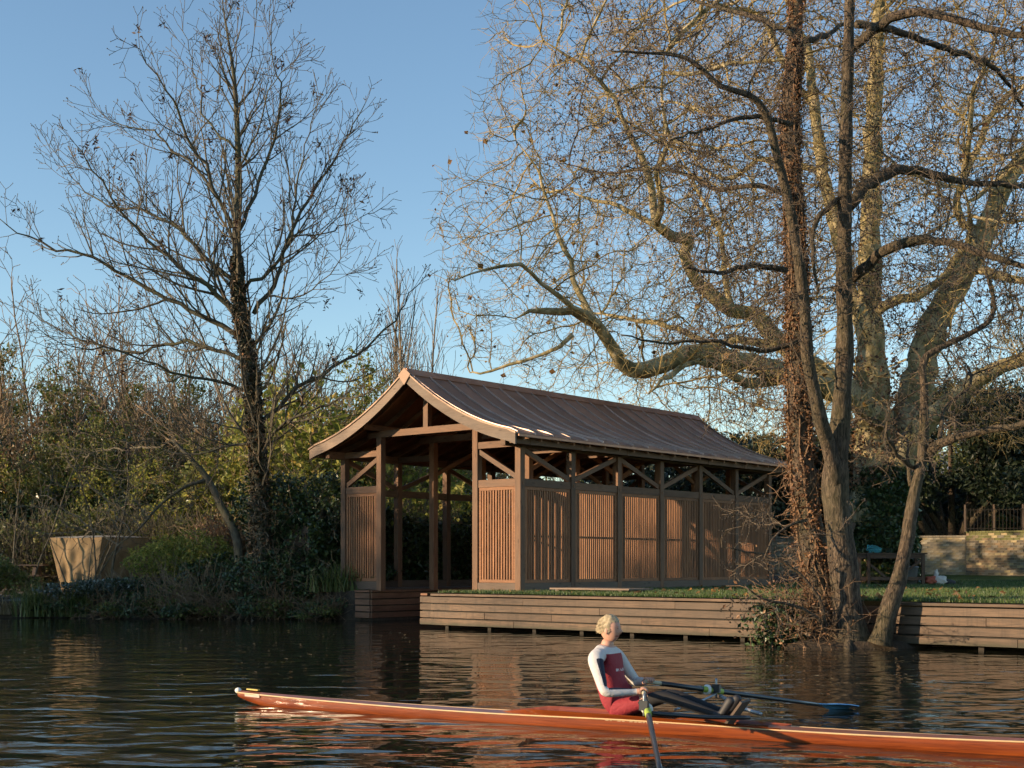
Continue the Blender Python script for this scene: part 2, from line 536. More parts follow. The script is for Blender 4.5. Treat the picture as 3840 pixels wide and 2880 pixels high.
# bow wave of the scull: low V-shaped ripples either side of its line
sp = nt.nodes.new('ShaderNodeSeparateXYZ'); nt.links.new(v, sp.inputs[0])
rx = math_(nt, 'SUBTRACT', sp.outputs[0], -2.70); ry = math_(nt, 'SUBTRACT', sp.outputs[1], 13.15)
xb = math_(nt, 'ADD', math_(nt, 'MULTIPLY', rx, 0.876), math_(nt, 'MULTIPLY', ry, -0.482))
yb = math_(nt, 'ABSOLUTE', math_(nt, 'ADD', math_(nt, 'MULTIPLY', rx, 0.482), math_(nt, 'MULTIPLY', ry, 0.876)))
ph = math_(nt, 'SINE', math_(nt, 'ADD', math_(nt, 'MULTIPLY', math_(nt, 'SUBTRACT', yb, math_(nt, 'MULTIPLY', xb, 0.16)), 17.0), math_(nt, 'MULTIPLY', w2, 5.0)))
amp = math_(nt, 'MULTIPLY', math_(nt, 'POWER', 2.718, math_(nt, 'MULTIPLY', yb, -1.5)), math_(nt, 'GREATER_THAN', xb, 0.0))
h = math_(nt, 'ADD', h, math_(nt, 'MULTIPLY', math_(nt, 'MULTIPLY', ph, amp), 0.0045))
bump(nt, b, h, 1.0, 1.0)
M['water'] = m
Wv = [(-300, -3, 0), (400, -3, 0), (400, 60, 0), (-300, 60, 0)]
o = poly('river_water', [(-300, -4, 0), (60, -4, 0), (60, 60, 0), (-300, 60, 0)], [(0, 1, 2, 3)], M['water'])
tag(o, kind='structure')
# the photographer's bank behind and under the camera, running off to the left
xs = np.concatenate([np.arange(-90, 40, 3.0)]); ys = np.array([-400, -120, -40, -20, -10, -5, -2, 0.6, 1.2, 1.8])
G = []
for yi, y in enumerate(ys):
    for x in xs:
        yy = y
        if yi >= 6: yy = y + max(0, (-16 - x)) * 0.52
        z = (-0.6 if yi == 9 else 0.05 if yi == 8 else 0.35) + 0.05 * math.sin(x * 2 + yi)
        G.append((x, yy, z))
nx = len(xs)
Fq = [(j * nx + i, j * nx + i + 1, (j + 1) * nx + i + 1, (j + 1) * nx + i) for j in range(len(ys) - 1) for i in range(nx - 1)]
tag(poly('near_bank', G, Fq, M['earth'], smooth=True), kind='structure')

# ------------------------------------------------------------------ boathouse
BH = empty('boathouse', (CX, CY, CZ), BROT, 'open timber boathouse with curved copper roof and slatted walls', 'boathouse')
WID = 5.75                                   # u runs 0 (right wall) to -WID (left wall)
LEN = 11.4
NB = 6
LINES = (0.0, -1.29, -(WID - 1.29), -WID)
MID = -WID / 2
PW = 0.165
RIDGE, DROP, OVE, OVF = 5.19, 1.62, 0.52, 0.72
HALF = WID / 2 + OVE
def prof(t):
    return RIDGE - DROP * (0.64 * (1 - (1 - t) ** 2) + 0.36 * t) - 0.05 * max(0.0, (t - 0.92) / 0.08) ** 2
bays = [LEN * i / NB for i in range(NB + 1)]
for vi, v in enumerate(bays):
    for li, u in enumerate(LINES):
        outer = li in (0, 3)
        beam('post', (u, v, 0.0 if li < 2 else -0.04), (u, v, 3.29 if outer else 3.76), PW, PW, M['post'] if outer or v == 0 else M['inner'], BH, up=(0, 1, 0), bev=0.006)
    # ties across
    beam('tie_beam', (LINES[1] + 0.42, v, 3.84), (LINES[2] - 0.42, v, 3.84), 0.15, 0.16, M['inner'] if vi else M['post'], BH)
    for s, li, lo in ((1, 0, 1), (-1, 3, 2)):
        beam('aisle_tie', (LINES[li] + s * 0.36, v, 3.375), (LINES[lo] + s * PW / 2, v, 3.375), 0.13, 0.15, M['post'], BH)
    beam('king_post', (MID, v, 3.92), (MID, v, prof(0) - 0.26), 0.15, 0.15, M['post'], BH, up=(0, 1, 0))
for u in (LINES[0], LINES[3]):
    so = 1 if u == 0 else -1
    beam('wall_plate', (u - so * 0.001, -OVF + 0.12, 3.375 - 0.005), (u - so * 0.001, LEN + OVF - 0.12, 3.375 - 0.005), 0.135, 0.172, M['post'], BH)
    beam('eaves_purlin', (u + so * 0.30, -OVF + 0.05, 3.37), (u + so * 0.30, LEN + OVF - 0.05, 3.37), 0.10, 0.12, M['post'], BH)
for u in (LINES[1], LINES[2]):
    beam('purlin', (u, -OVF + 0.1, 3.99), (u, LEN + OVF - 0.1, 3.99), 0.11, 0.13, M['inner'], BH)
beam('ridge_beam', (MID, -OVF + 0.1, prof(0) - 0.20), (MID, LEN + OVF - 0.1, prof(0) - 0.20), 0.08, 0.18, M['inner'], BH)
# rails, braces, panels along the long sides
RAILZ = 2.485
for side, u in ((1, LINES[0]), (-1, LINES[3])):
    for i in range(NB):
        a, b_ = bays[i] + PW / 2, bays[i + 1] - PW / 2
        beam('rail', (u, a, RAILZ), (u, b_, RAILZ), 0.12, 0.17, M['post'], BH)
        z0, z1 = RAILZ + 0.135, 3.24
        if i % 2 == 0: p0, p1 = (u, a, z1), (u, b_, z0)
        else: p0, p1 = (u, a, z0), (u, b_, z1)
        beam('brace', p0, p1, 0.075, 0.11, M['post'], BH)
        beam('sill_beam', (u, a, 0.10), (u, b_, 0.10), 0.15, 0.20, M['oldwood'], BH)
        for zz, bb in ((RAILZ, bays[i]),):
            beam('peg', (u + side * PW / 2, bb, zz - 0.01), (u + side * (PW / 2 + 0.012), bb, zz - 0.01), 0.035, 0.07, M['inner'], BH)
# inner rows: braces only
for u in (LINES[1], LINES[2]):
    for i in range(NB):
        a, b_ = bays[i] + PW / 2, bays[i + 1] - PW / 2
        if i % 2 == 0: p0, p1 = (u, a, 3.70), (u, b_, 2.95)
        else: p0, p1 = (u, a, 2.95), (u, b_, 3.70)
        if i > 0: beam('brace', p0, p1, 0.06, 0.10, M['inner'], BH)
# gable bays
for s, li, lo in ((1, 0, 1), (-1, 3, 2)):
    a, b_ = LINES[li] - s * PW / 2, LINES[lo] + s * PW / 2
    for v in (0.0, LEN):
        beam('rail', (a, v, RAILZ), (b_, v, RAILZ), 0.12, 0.17, M['post'], BH)
        beam('brace', (a, v, RAILZ + 0.13), (b_, v, 3.24), 0.075, 0.11, M['post'], BH)
        beam('sill_beam', (a, v, 0.10), (b_, v, 0.10), 0.15, 0.20, M['oldwood'], BH)

def slat_panel(p0, p1, z0, z1, inward):
    """framed slatted panel between two points of the plan; inward is the unit normal pointing indoors"""
    p0, p1 = Vector(p0), Vector(p1)
    d = (p1 - p0); L = d.length; d.normalize()
    inw = Vector(inward)
    g = Geo()
    def bx(c, sx, sy, sz):
        c = Vector(c)
        V = []
        for dz in (-1, 1):
            for a, b in ((-1, -1), (1, -1), (1, 1), (-1, 1)):
                q = c + d * (a * sx / 2) + inw * (b * sy / 2)
                V.append((q.x, q.y, q.z + dz * sz / 2))
        g.add(V, [(0, 3, 2, 1), (4, 5, 6, 7), (0, 1, 5, 4), (1, 2, 6, 5), (2, 3, 7, 6), (3, 0, 4, 7)])
    f = 0.07; t = 0.05
    m0 = (p0 + p1) / 2
    zc = (z0 + z1) / 2
    bx((p0.x + d.x * f / 2, p0.y + d.y * f / 2, zc), f, t, z1 - z0)
    bx((p1.x - d.x * f / 2, p1.y - d.y * f / 2, zc), f, t, z1 - z0)
    bx((m0.x, m0.y, z1 - f / 2), L - 2 * f, t - .004, f)
    bx((m0.x, m0.y, z0 + f / 2), L - 2 * f, t - .004, f)
    bx((m0.x + inw.x * 0.035, m0.y + inw.y * 0.035, zc - 0.02), L - 2 * f, 0.02, 0.045)
    pn = g.build('slat_panel', M['slat'], BH)
    n = max(6, int(round((L - 2 * f) / 0.083)))
    pitch = (L - 2 * f) / n
    for k in range(n):
        q = p0 + d * (f + pitch * (k + 0.5))
        beam('slat', (q.x, q.y, z0 + f), (q.x, q.y, z1 - f), 0.042 if abs(d.x) > .5 else 0.027, 0.027 if abs(d.x) > .5 else 0.048, M['slat'], pn, up=(0, 1, 0))
PZ0, PZ1 = 0.205, RAILZ - 0.09
for i in range(NB):
    a, b_ = bays[i] + PW / 2 + .005, bays[i + 1] - PW / 2 - .005
    slat_panel((0.02, a, 0), (0.02, b_, 0), PZ0, PZ1, (-1, 0, 0))
slat_panel((LINES[0] - PW / 2 - .005, -0.02, 0), (LINES[1] + PW / 2 + .005, -0.02, 0), PZ0, PZ1, (0, 1, 0))
slat_panel((LINES[2] - PW / 2 - .005, -0.02, 0), (LINES[3] + PW / 2 + .005, -0.02, 0), PZ0, PZ1, (0, 1, 0))

# roof: boarding, rafters, copper sheets with standing seams
NT = 16
ts = np.linspace(0, 1, NT + 1)
def slope_strip(s, v0, v1, zo, th, t0=0.0, t1=1.0, k=NT):
    """curved strip of one slope between v0 and v1; top at roof line + zo, th thick"""
    tt = np.linspace(t0, t1, k + 1)
    V = []
    for t in tt:
        u = MID + s * HALF * t; z = prof(t) + zo
        V += [(u, v0, z), (u, v1, z), (u, v1, z - th), (u, v0, z - th)]
    Fc = []
    for i in range(k):
        a = i * 4; b = a + 4
        for j in range(4):
            j2 = (j + 1) % 4
            Fc.append((a + j, b + j, b + j2, a + j2))
    Fc += [(0, 1, 2, 3), (k * 4 + 3, k * 4 + 2, k * 4 + 1, k * 4)]
    return V, Fc
NSH = 20
v_lo, v_hi = -OVF, LEN + OVF
sw = (v_hi - v_lo) / NSH
sheets, seams = {}, {}
for s in (1, -1):
    V, Fc = slope_strip(s, v_lo + .05, v_hi - .05, -0.008, 0.028)
    poly('roof_boarding', V, Fc, M['inner'], BH)
    for k in range(NSH):
        V, Fc = slope_strip(s, 0.0, sw - 0.004, 0.0, 0.006)
        o = sheets.get(s)
        if o is None:
            o = poly('roof_sheet', V, Fc, M['copper'], BH, smooth=False)
            for p in o.data.polygons: p.use_smooth = False
            sheets[s] = o
        else:
            o = link(o.copy(), BH)
        o.location = (0, v_lo + k * sw, 0)
    for k in range(NSH + 1):
        o = seams.get(s)
        if o is None:
            V, Fc = slope_strip(s, -0.014, 0.014, 0.042, 0.044, 0.02, 1.0)
            o = poly('standing_seam', V, Fc, M['seam'], BH); seams[s] = o
        else:
            o = link(o.copy(), BH)
        o.location = (0, min(max(v_lo + k * sw, v_lo + .012), v_hi - .012), 0)
    rf = None
    nr = 21
    for k in range(nr):
        if rf is None:
            V, Fc = slope_strip(s, -0.03, 0.03, -0.037, 0.13, 0.015, 0.985)
            rf = poly('rafter', V, Fc, M['inner'], BH); o = rf
        else:
            o = link(rf.copy(), BH)
        o.location = (0, v_lo + 0.3 + k * (v_hi - v_lo - 0.6) / (nr - 1), 0)
    V, Fc = slope_strip(s, v_lo + .02, v_hi - .02, -0.010, 0.05, 0.985, 1.008, 1)
    poly('eaves_fascia', V, Fc, M['copper'], BH)
    for v in (v_lo - 0.045, v_hi - 0.005):
        V, Fc = slope_strip(s, v, v + 0.05, -0.018, 0.25, 0.0, 0.992)
        bb = poly('bargeboard', V, Fc, M['barge'], BH)
        nt_ = 15
        for k in range(nt_):
            t0, t1 = k / nt_ + 0.001, (k + 1) / nt_ - 0.001
            V, Fc = slope_strip(s, v - 0.03, v + 0.085, 0.020 + 0.003 * (k % 2), 0.040, t0, t1 + .0005, 1)
            poly('edge_strip', V, Fc, M['copper_edge'], bb)
# ridge roll and its front cap
rz = RIDGE
V = []
for v in (v_lo - 0.06, v_hi + 0.06):
    V += [(MID - 0.17, v, rz - 0.10), (MID - 0.05, v, rz + 0.055), (MID + 0.05, v, rz + 0.055), (MID + 0.17, v, rz - 0.10), (MID + 0.15, v, rz - .125), (MID, v, rz + 0.01), (MID - 0.15, v, rz - .125)]
n = 7
Fc = [(i, (i + 1) % n, n + (i + 1) % n, n + i) for i in range(n)] + [tuple(range(n))[::-1], tuple(range(n, 2 * n))]
poly('ridge_cap', V, Fc, M['copper'], BH)
V = [(MID, v_lo - 0.085, rz + 0.07), (MID - 0.20, v_lo - 0.085, rz - 0.10), (MID, v_lo - 0.085, rz - 0.34), (MID + 0.20, v_lo - 0.085, rz - 0.10),
     (MID, v_lo - 0.05, rz + 0.07), (MID - 0.20, v_lo - 0.05, rz - 0.10), (MID, v_lo - 0.05, rz - 0.34), (MID + 0.20, v_lo - 0.05, rz - 0.10)]
Fc = [(0, 1, 2, 3), (7, 6, 5, 4), (0, 4, 5, 1), (1, 5, 6, 2), (2, 6, 7, 3), (3, 7, 4, 0)]
poly('gable_cap', V, Fc, M['copper_edge'], BH)
# plain floor boards of the aisle walks, each side of the wet dock
for k in range(8):
    for s, u in ((1, -0.10 - 0.15 * k), (-1, -WID + 0.10 + 0.15 * k)):
        if s == 1 or k < 8:
            beam('floor_board', (u, 0.1, 0.005), (u, LEN - 0.1, 0.005), 0.142, 0.03, M['oldwood'], BH)

# ------------------------------------------------------------------ timber river walls
rngw = random.Random(5)
def plank_wall(name, label, u0, u1, v, cuts, normal_in=(0, 1), along='u', zt=0.70, mat='jetty', rows=4, piles=True, cap=True, group=None):
    """wall of horizontal planks; along 'u' at fixed v, or along 'v' at fixed u (then u0,u1 are v values and v is u)"""
    t = empty(name, tuple(W(u0, v, 0)) if along == 'u' else tuple(W(v, u0, 0)), BROT, label, 'river wall', group)
    t['kind'] = 'thing'
    L = u1 - u0
    z0 = 0.06
    hgt = (zt - z0) / rows
    def pt(a, off, z):
        return (a, off, z) if along == 'u' else (off, a, z)
    for r in range(rows):
        cs = [0.0] + [c for c in cuts[r] if 0.2 < c < L - 0.2] + [L]
        zc = z0 + hgt * (r + 0.5)
        for a, b_ in zip(cs[:-1], cs[1:]):
            off = rngw.uniform(-0.006, 0.006)
            beam('plank', pt(a + 0.004, off, zc + rngw.uniform(-.003, .003)), pt(b_ - 0.004, off, zc), 0.045, hgt - 0.032, M[mat], t)
    # backing keeps the joints dark, as the earth behind does
    beam('backing', pt(0.02, normal_in[1] * 0.06, 0.385), pt(L - 0.02, normal_in[1] * 0.06, 0.385), 0.03, 0.58, M['wet'], t)
    if cap:
        cs = [0.0] + [c + 0.7 for c in cuts[1] if 0.5 < c < L - 1.5] + [L]
        for a, b_ in zip(cs[:-1], cs[1:]):
            beam('coping_board', pt(a + 0.003, normal_in[1] * 0.06, zt + 0.032), pt(b_ - 0.003, normal_in[1] * 0.06, zt + 0.032), 0.20, 0.045, M[mat], t)
    if piles:
        k = 0.35
        while k < L:
            beam('pile', pt(k, normal_in[1] * 0.16, -0.6), pt(k, normal_in[1] * 0.16, 0.2), 0.09, 0.09, M['wet'], t, up=(0, 1, 0))
            k += 1.22
    return t
M['wet'] = plain('wet dark timber', (0.022, 0.017, 0.012), 0.8)
J0 = -0.86
plank_wall('plank_river_wall', 'long weathered plank river wall in front of the boathouse lawn', J0, 8.75, JET_V,
           [[2.35, 7.05], [1.55, 3.35, 5.55], [0.55, 4.55], [2.6, 6.3]])
plank_wall('plank_river_wall', 'plank river wall right of the alder with branch shadows across it', 9.62, 15.5, JET_V,
           [[2.2, 4.2], [3.1], [1.7, 4.6], [2.7]])
plank_wall('plank_river_wall', 'short dark set back plank wall behind the alder roots', 8.78, 9.6, JET_V + 0.075, [[], [], [], []], mat='slip', piles=False, cap=False)
# the slip's two sides
plank_wall('slip_wall', 'red brown plank wall lining the left side of the boat slip', -0.3, 11.3, SLIP_L, [[2.6, 6], [3.4, 7], [1.8, 5.5], [4.2, 8]], normal_in=(0, -1), along='v', mat='slip', piles=True)
plank_wall('slip_end_wall', 'short dark plank return wall beside the ivy left of the slip', SLIP_L - 0.55, SLIP_L - 0.03, -0.3, [[], [], [], []], mat='slip', piles=False)
plank_wall('slip_wall', 'plank wall on the right side of the boat slip behind the jetty end', -1.9, 11.3, SLIP_R, [[2.6, 6], [3.4, 7], [1.8, 5.5], [4.2, 8]], normal_in=(0, 1), along='v', mat='slip', piles=False)
plank_wall('jetty_end_wall', 'plank end of the jetty corner facing the boat slip', SLIP_R, J0 - .03, JET_V + .06, [[], [], [], []], mat='jetty', piles=False, cap=False)
plank_wall('slip_back_wall', 'plank wall closing the far end of the wet dock', SLIP_L + .05, SLIP_R - .05, 11.3, [[], [], [], []], mat='slip', piles=False)

# flat timber hatch lying on the grass by the long wall
ht = empty('deck_hatch', tuple(W(0.75, 0.2, 0.77)), BROT, 'flat pale timber hatch lying on the grass beside the slatted wall', 'hatch')
for k in range(6):
    beam('board', (0.0 + 0.005, k * 0.155, 0.085), (2.15, k * 0.155, 0.085), 0.148, 0.035, M['barge'], ht)
for x in (0.2, 1.9):
    beam('bearer', (x, -0.06, 0.033), (x, 0.84, 0.033), 0.08, 0.066, M['oldwood'], ht)
# ------------------------------------------------------------------ bark, twigs, leaves
M['ash_bark'] = bark('ash bark', [(0.30, (0.035, 0.030, 0.022)), (0.55, (0.085, 0.075, 0.052)), (0.8, (0.15, 0.135, 0.095))], moss=(0.075, 0.085, 0.030), mossf=0.5)
M['ash_twig'] = bark('ash twig', [(0.3, (0.060, 0.050, 0.034)), (0.7, (0.15, 0.13, 0.09))], (2, 2, 2))
M['thicket_twig'] = bark('thicket twig', [(0.3, (0.14, 0.100, 0.064)), (0.7, (0.30, 0.22, 0.14))], (1, 1, 1), 1.5)
M['pale_twig'] = bark('pale upright twig', [(0.3, (0.12, 0.095, 0.065)), (0.7, (0.25, 0.20, 0.14))], (1, 1, 1), 1.5)
M['alder_bark'] = bark('alder bark', [(0.38, (0.022, 0.016, 0.011)), (0.50, (0.095, 0.068, 0.046)), (0.66, (0.21, 0.155, 0.105))], (13, 13, 3.0), 2.2, 0.12, moss=(0.085, 0.085, 0.035), mossf=0.35)
M['alder_twig'] = bark('alder twig', [(0.3, (0.055, 0.040, 0.028)), (0.7, (0.13, 0.10, 0.068))], (2, 2, 2))
M['dead_ivy'] = leaf_mat('dead ivy', [(0.0, (0.07, 0.034, 0.018)), (0.5, (0.19, 0.092, 0.042)), (1.0, (0.33, 0.18, 0.088))], 0.15)
M['ivy'] = leaf_mat('ivy leaf', [(0.0, (0.013, 0.026, 0.009)), (0.6, (0.030, 0.058, 0.017)), (1.0, (0.07, 0.105, 0.028))], 0.0, 0.38)
M['green_leaf'] = leaf_mat('yellow green leaf', [(0.0, (0.12, 0.15, 0.028)), (0.5, (0.26, 0.29, 0.058)), (0.85, (0.38, 0.37, 0.09)), (1.0, (0.46, 0.33, 0.08))], 0.5)
M['mixed_leaf'] = leaf_mat('tired green leaf', [(0.0, (0.06, 0.085, 0.02)), (0.6, (0.135, 0.16, 0.04)), (1.0, (0.25, 0.22, 0.065))], 0.4)
M['frost_leaf'] = leaf_mat('frosted bramble leaf', [(0.0, (0.020, 0.032, 0.016)), (0.55, (0.045, 0.062, 0.036)), (0.8, (0.12, 0.15, 0.13)), (1.0, (0.28, 0.31, 0.29))], 0.15)
M['brown_leaf'] = leaf_mat('brown leaf', [(0.0, (0.07, 0.035, 0.015)), (0.5, (0.19, 0.095, 0.03)), (1.0, (0.34, 0.19, 0.055))], 0.3)
M['cone'] = plain('dark alder cone', (0.030, 0.022, 0.017), 0.8)
M['ball'] = plain('plane seed ball', (0.17, 0.105, 0.05), 0.9)
M['key'] = leaf_mat('brown ash key', [(0.0, (0.030, 0.018, 0.012)), (1.0, (0.09, 0.05, 0.03))], 0.2)
M['yew'] = leaf_mat('yew needle spray', [(0.0, (0.006, 0.014, 0.006)), (0.6, (0.014, 0.028, 0.010)), (1.0, (0.035, 0.05, 0.018))], 0.0)

# plane bark: pale cream, olive and grey plates
m, nt, b = nodes_of('plane bark')
v = coord(nt, 'Object', (1, 1, 0.7))
n1 = noise(nt, v, 2.3, 4, 0.6, 0.8)
n2 = noise(nt, v, 9, 5, 0.7)
c = ramp(nt, n1, [(0.33, (0.11, 0.095, 0.045)), (0.41, (0.21, 0.175, 0.075)), (0.50, (0.33, 0.265, 0.13)), (0.60, (0.46, 0.38, 0.23)), (0.72, (0.23, 0.19, 0.09))])
c = mixc(nt, math_(nt, 'MULTIPLY', ramp(nt, n2, [(0.4, (1, 1, 1)), (0.55, (0, 0, 0))]), 0.28), c, (0.12, 0.10, 0.06))
nt.links.new(c, b.inputs['Base Color']); b.inputs['Roughness'].default_value = 0.85
bump(nt, b, math_(nt, 'ADD', n1, n2), 0.7, 0.05)
M['plane_bark'] = m
M['plane_twig'] = bark('plane twig', [(0.3, (0.17, 0.125, 0.048)), (0.7, (0.37, 0.28, 0.115))], (2, 2, 2))

def in_poly(px, py, poly_):
    inside = np.zeros(len(px), bool)
    n = len(poly_)
    j = n - 1
    for i in range(n):
        xi, yi = poly_[i]; xj, yj = poly_[j]
        hit = ((yi > py) != (yj > py)) & (px < (xj - xi) * (py - yi) / (yj - yi + 1e-9) + xi)
        inside ^= hit
        j = i
    return inside

def trace(pts, depths, radii, step=0.3):
    """a limb traced through picture positions, each with its own distance"""
    if np.isscalar(depths): depths = [depths] * len(pts)
    if len(depths) == 2 and len(pts) != 2: depths = np.linspace(depths[0], depths[1], len(pts))
    if len(radii) == 2 and len(pts) != 2: radii = np.linspace(radii[0], radii[1], len(pts))
    w = [P(p[0], p[1], d) for p, d in zip(pts, depths)]
    return catmull(w, radii, step)

def colonize(seedP, seedR, attr, step, reach, kill, iters, rng, wiggle=0.25, sag=0.0):
    """space colonisation from limb nodes; returns nodes, parents (seeds have parent -1)"""
    N = [np.asarray(p, float) for p in seedP]
    par = [-1] * len(N)
    attr = np.asarray(attr, float)
    SP = np.asarray(seedP, float)
    near = np.full(len(attr), -1); nd = np.full(len(attr), 1e9)
    def update(P_, base):
        for a in range(0, len(P_), 256):
            blk = P_[a:a + 256]
            d = ((attr[:, None, :] - blk[None]) ** 2).sum(-1)
            k = d.argmin(1); dm = d[np.arange(len(attr)), k]
            better = dm < nd
            nd[better] = dm[better]; near[better] = base + a + k[better]
    update(SP, 0)
    alive = np.ones(len(attr), bool)
    tip = [0.0] * len(N)
    for it in range(iters):
        alive &= nd > kill * kill
        act = alive & (nd < reach * reach)
        if not act.any():
            break
        ids = near[act]
        base = np.array(N)
        dirs = norm(attr[act] - base[ids])
        uniq, inv = np.unique(ids, return_inverse=True)
        acc = np.zeros((len(uniq), 3)); np.add.at(acc, inv, dirs)
        # keep some of the parent's heading
        head = np.array([norm(base[u] - base[par[u]]) if par[u] >= 0 else np.zeros(3) for u in uniq])
        d = norm(norm(acc) + 0.45 * head + wiggle * rng.normal(size=acc.shape) + np.array([0, 0, -sag]))
        new = base[uniq] + d * step
        N0 = len(N)
        N.extend(list(new)); par.extend(list(uniq))
        update(new, N0)
    return np.array(N), np.array(par)

def pipe_radii(N, par, nseed, tip, expo, rmax=None):
    r = np.zeros(len(N))
    haschild = np.zeros(len(N), bool)
    for i in range(len(N) - 1, nseed - 1, -1):
        if not haschild[i]: r[i] = tip ** expo
        p = par[i]
        haschild[p] = True
        r[p] += r[i]
    return np.maximum(r, tip ** expo) ** (1 / expo)

def twiglets(base, heads, rng, per, length, r, sag=0.0, up=0.0, crook=0.5, seg=2):
    """short end shoots; returns p0,p1,r0,r1 arrays and tip points"""
    m = len(base)
    idx = np.repeat(np.arange(m), per)
    p = base[idx]
    d = norm(heads[idx] * 0.6 + rng.normal(size=(len(idx), 3)) * 0.8 + np.array([0, 0, up]))
    L = length * (0.4 + 1.0 * rng.random(len(idx)))[:, None] / seg
    P0, P1, R0, R1 = [], [], [], []
    for k in range(seg):
        q = p + d * L
        P0.append(p); P1.append(q)
        f0 = 1 - 0.4 * k / seg; f1 = 1 - 0.4 * (k + 1) / seg
        R0.append(np.full(len(idx), r * f0)); R1.append(np.full(len(idx), r * f1))
        p = q
        d = norm(d + rng.normal(size=d.shape) * crook + np.array([0, 0, up * 0.5 - sag]))
    return np.concatenate(P0), np.concatenate(P1), np.concatenate(R0), np.concatenate(R1), p

def octa(C, r, rng=None, stretch=1.0):
    """little eight-faced nubs"""
    C = np.asarray(C, float); m = len(C)
    D = np.array([[1, 0, 0], [0, 1, 0], [-1, 0, 0], [0, -1, 0], [0, 0, stretch], [0, 0, -stretch]], float)
    rr = np.full((m, 1, 1), r) if rng is None else (r * (0.7 + 0.6 * rng.random((m, 1, 1))))
    V = C[:, None, :] + D[None] * rr
    F = np.array([[0, 1, 4], [1, 2, 4], [2, 3, 4], [3, 0, 4], [1, 0, 5], [2, 1, 5], [3, 2, 5], [0, 3, 5]])
    T = (np.arange(m) * 6)[:, None, None] + F[None]
    return V.reshape(-1, 3), T.reshape(-1, 3)

def branch_geo(N, par, r, nseed, cut=0.035):
    """thick part and thin part of a colonised branch set"""
    thick, thin = Geo(), Geo()
    ch = np.arange(nseed, len(N))
    p0 = N[par[ch]]; p1 = N[ch]; r1 = r[ch]
    r0 = np.minimum(r[par[ch]], r1 * 1.6)
    big = r0 > cut
    d = norm(p1 - p0)
    for sel, n, g in ((big, 6, thick), (~big, 3, thin)):
        if sel.any():
            V, Q = tubes(p0[sel] - d[sel] * (r0[sel] * 0.3)[:, None], p1[sel] + d[sel] * (r1[sel] * 0.3)[:, None], r0[sel], r1[sel], n)
            g.add(V, Q)
    return thick, thin

# recursive grower for upswept trees (ash, thicket, saplings)
def grow(rng, p, d, L, r, lev, out, prm):
    seg = prm['seg'][lev]
    n = max(2, int(L / seg))
    seg = L / n
    up = prm['up'][lev]; wig = prm['wig'][lev]
    pts = []
    sp = prm['space'][lev] if lev < len(prm['space']) else 0
    nxt = L * prm['bare'][lev] + rng.random() * sp if sp else 1e9
    trav = 0.0; flip = rng.random() * 6.28
    for i in range(n):
        f0, f1 = i / n, (i + 1) / n
        d = Vector((d.x + rng.gauss(0, wig), d.y + rng.gauss(0, wig), d.z + rng.gauss(0, wig) + up)).normalized()
        q = p + d * seg
        r0 = r * (1 - 0.75 * f0); r1 = r * (1 - 0.75 * f1)
        out[lev].append((p.x, p.y, p.z, q.x, q.y, q.z, max(r0, prm['rmin']), max(r1, prm['rmin'])))
        trav += seg
        while trav > nxt and lev + 1 < prm['levels']:
            nxt += sp * rng.uniform(0.6, 1.4)
            flip += 2.4
            for side in ((0, 1) if prm.get('opp') and rng.random() < 0.6 else (0,)):
                a = flip + side * math.pi
                ref = Vector((0, 0, 1)) if abs(d.z) < 0.9 else Vector((1, 0, 0))
                e1 = d.cross(ref).normalized(); e2 = d.cross(e1)
                ang = prm['angle'][lev] * rng.uniform(0.75, 1.25)
                cd = d * math.cos(ang) + (e1 * math.cos(a) + e2 * math.sin(a)) * math.sin(ang)
                cl = (L - trav) * prm['ratio'][lev] * rng.uniform(0.7, 1.3) + prm['minlen'][lev]
                grow(rng, q, cd.normalized(), cl, r1 * prm['rr'][lev], lev + 1, out, prm)
        p = q
    out['tips'].append((p.x, p.y, p.z))

def grown_geo(out, levels, sides):
    gs = []
    for l in range(levels):
        a = np.array(out[l]) if out[l] else np.zeros((0, 8))
        if len(a) == 0: gs.append(None); continue
        V, Q = tubes(a[:, :3], a[:, 3:6], a[:, 6], a[:, 7], sides[l])
        gs.append((V, Q))
    return gs

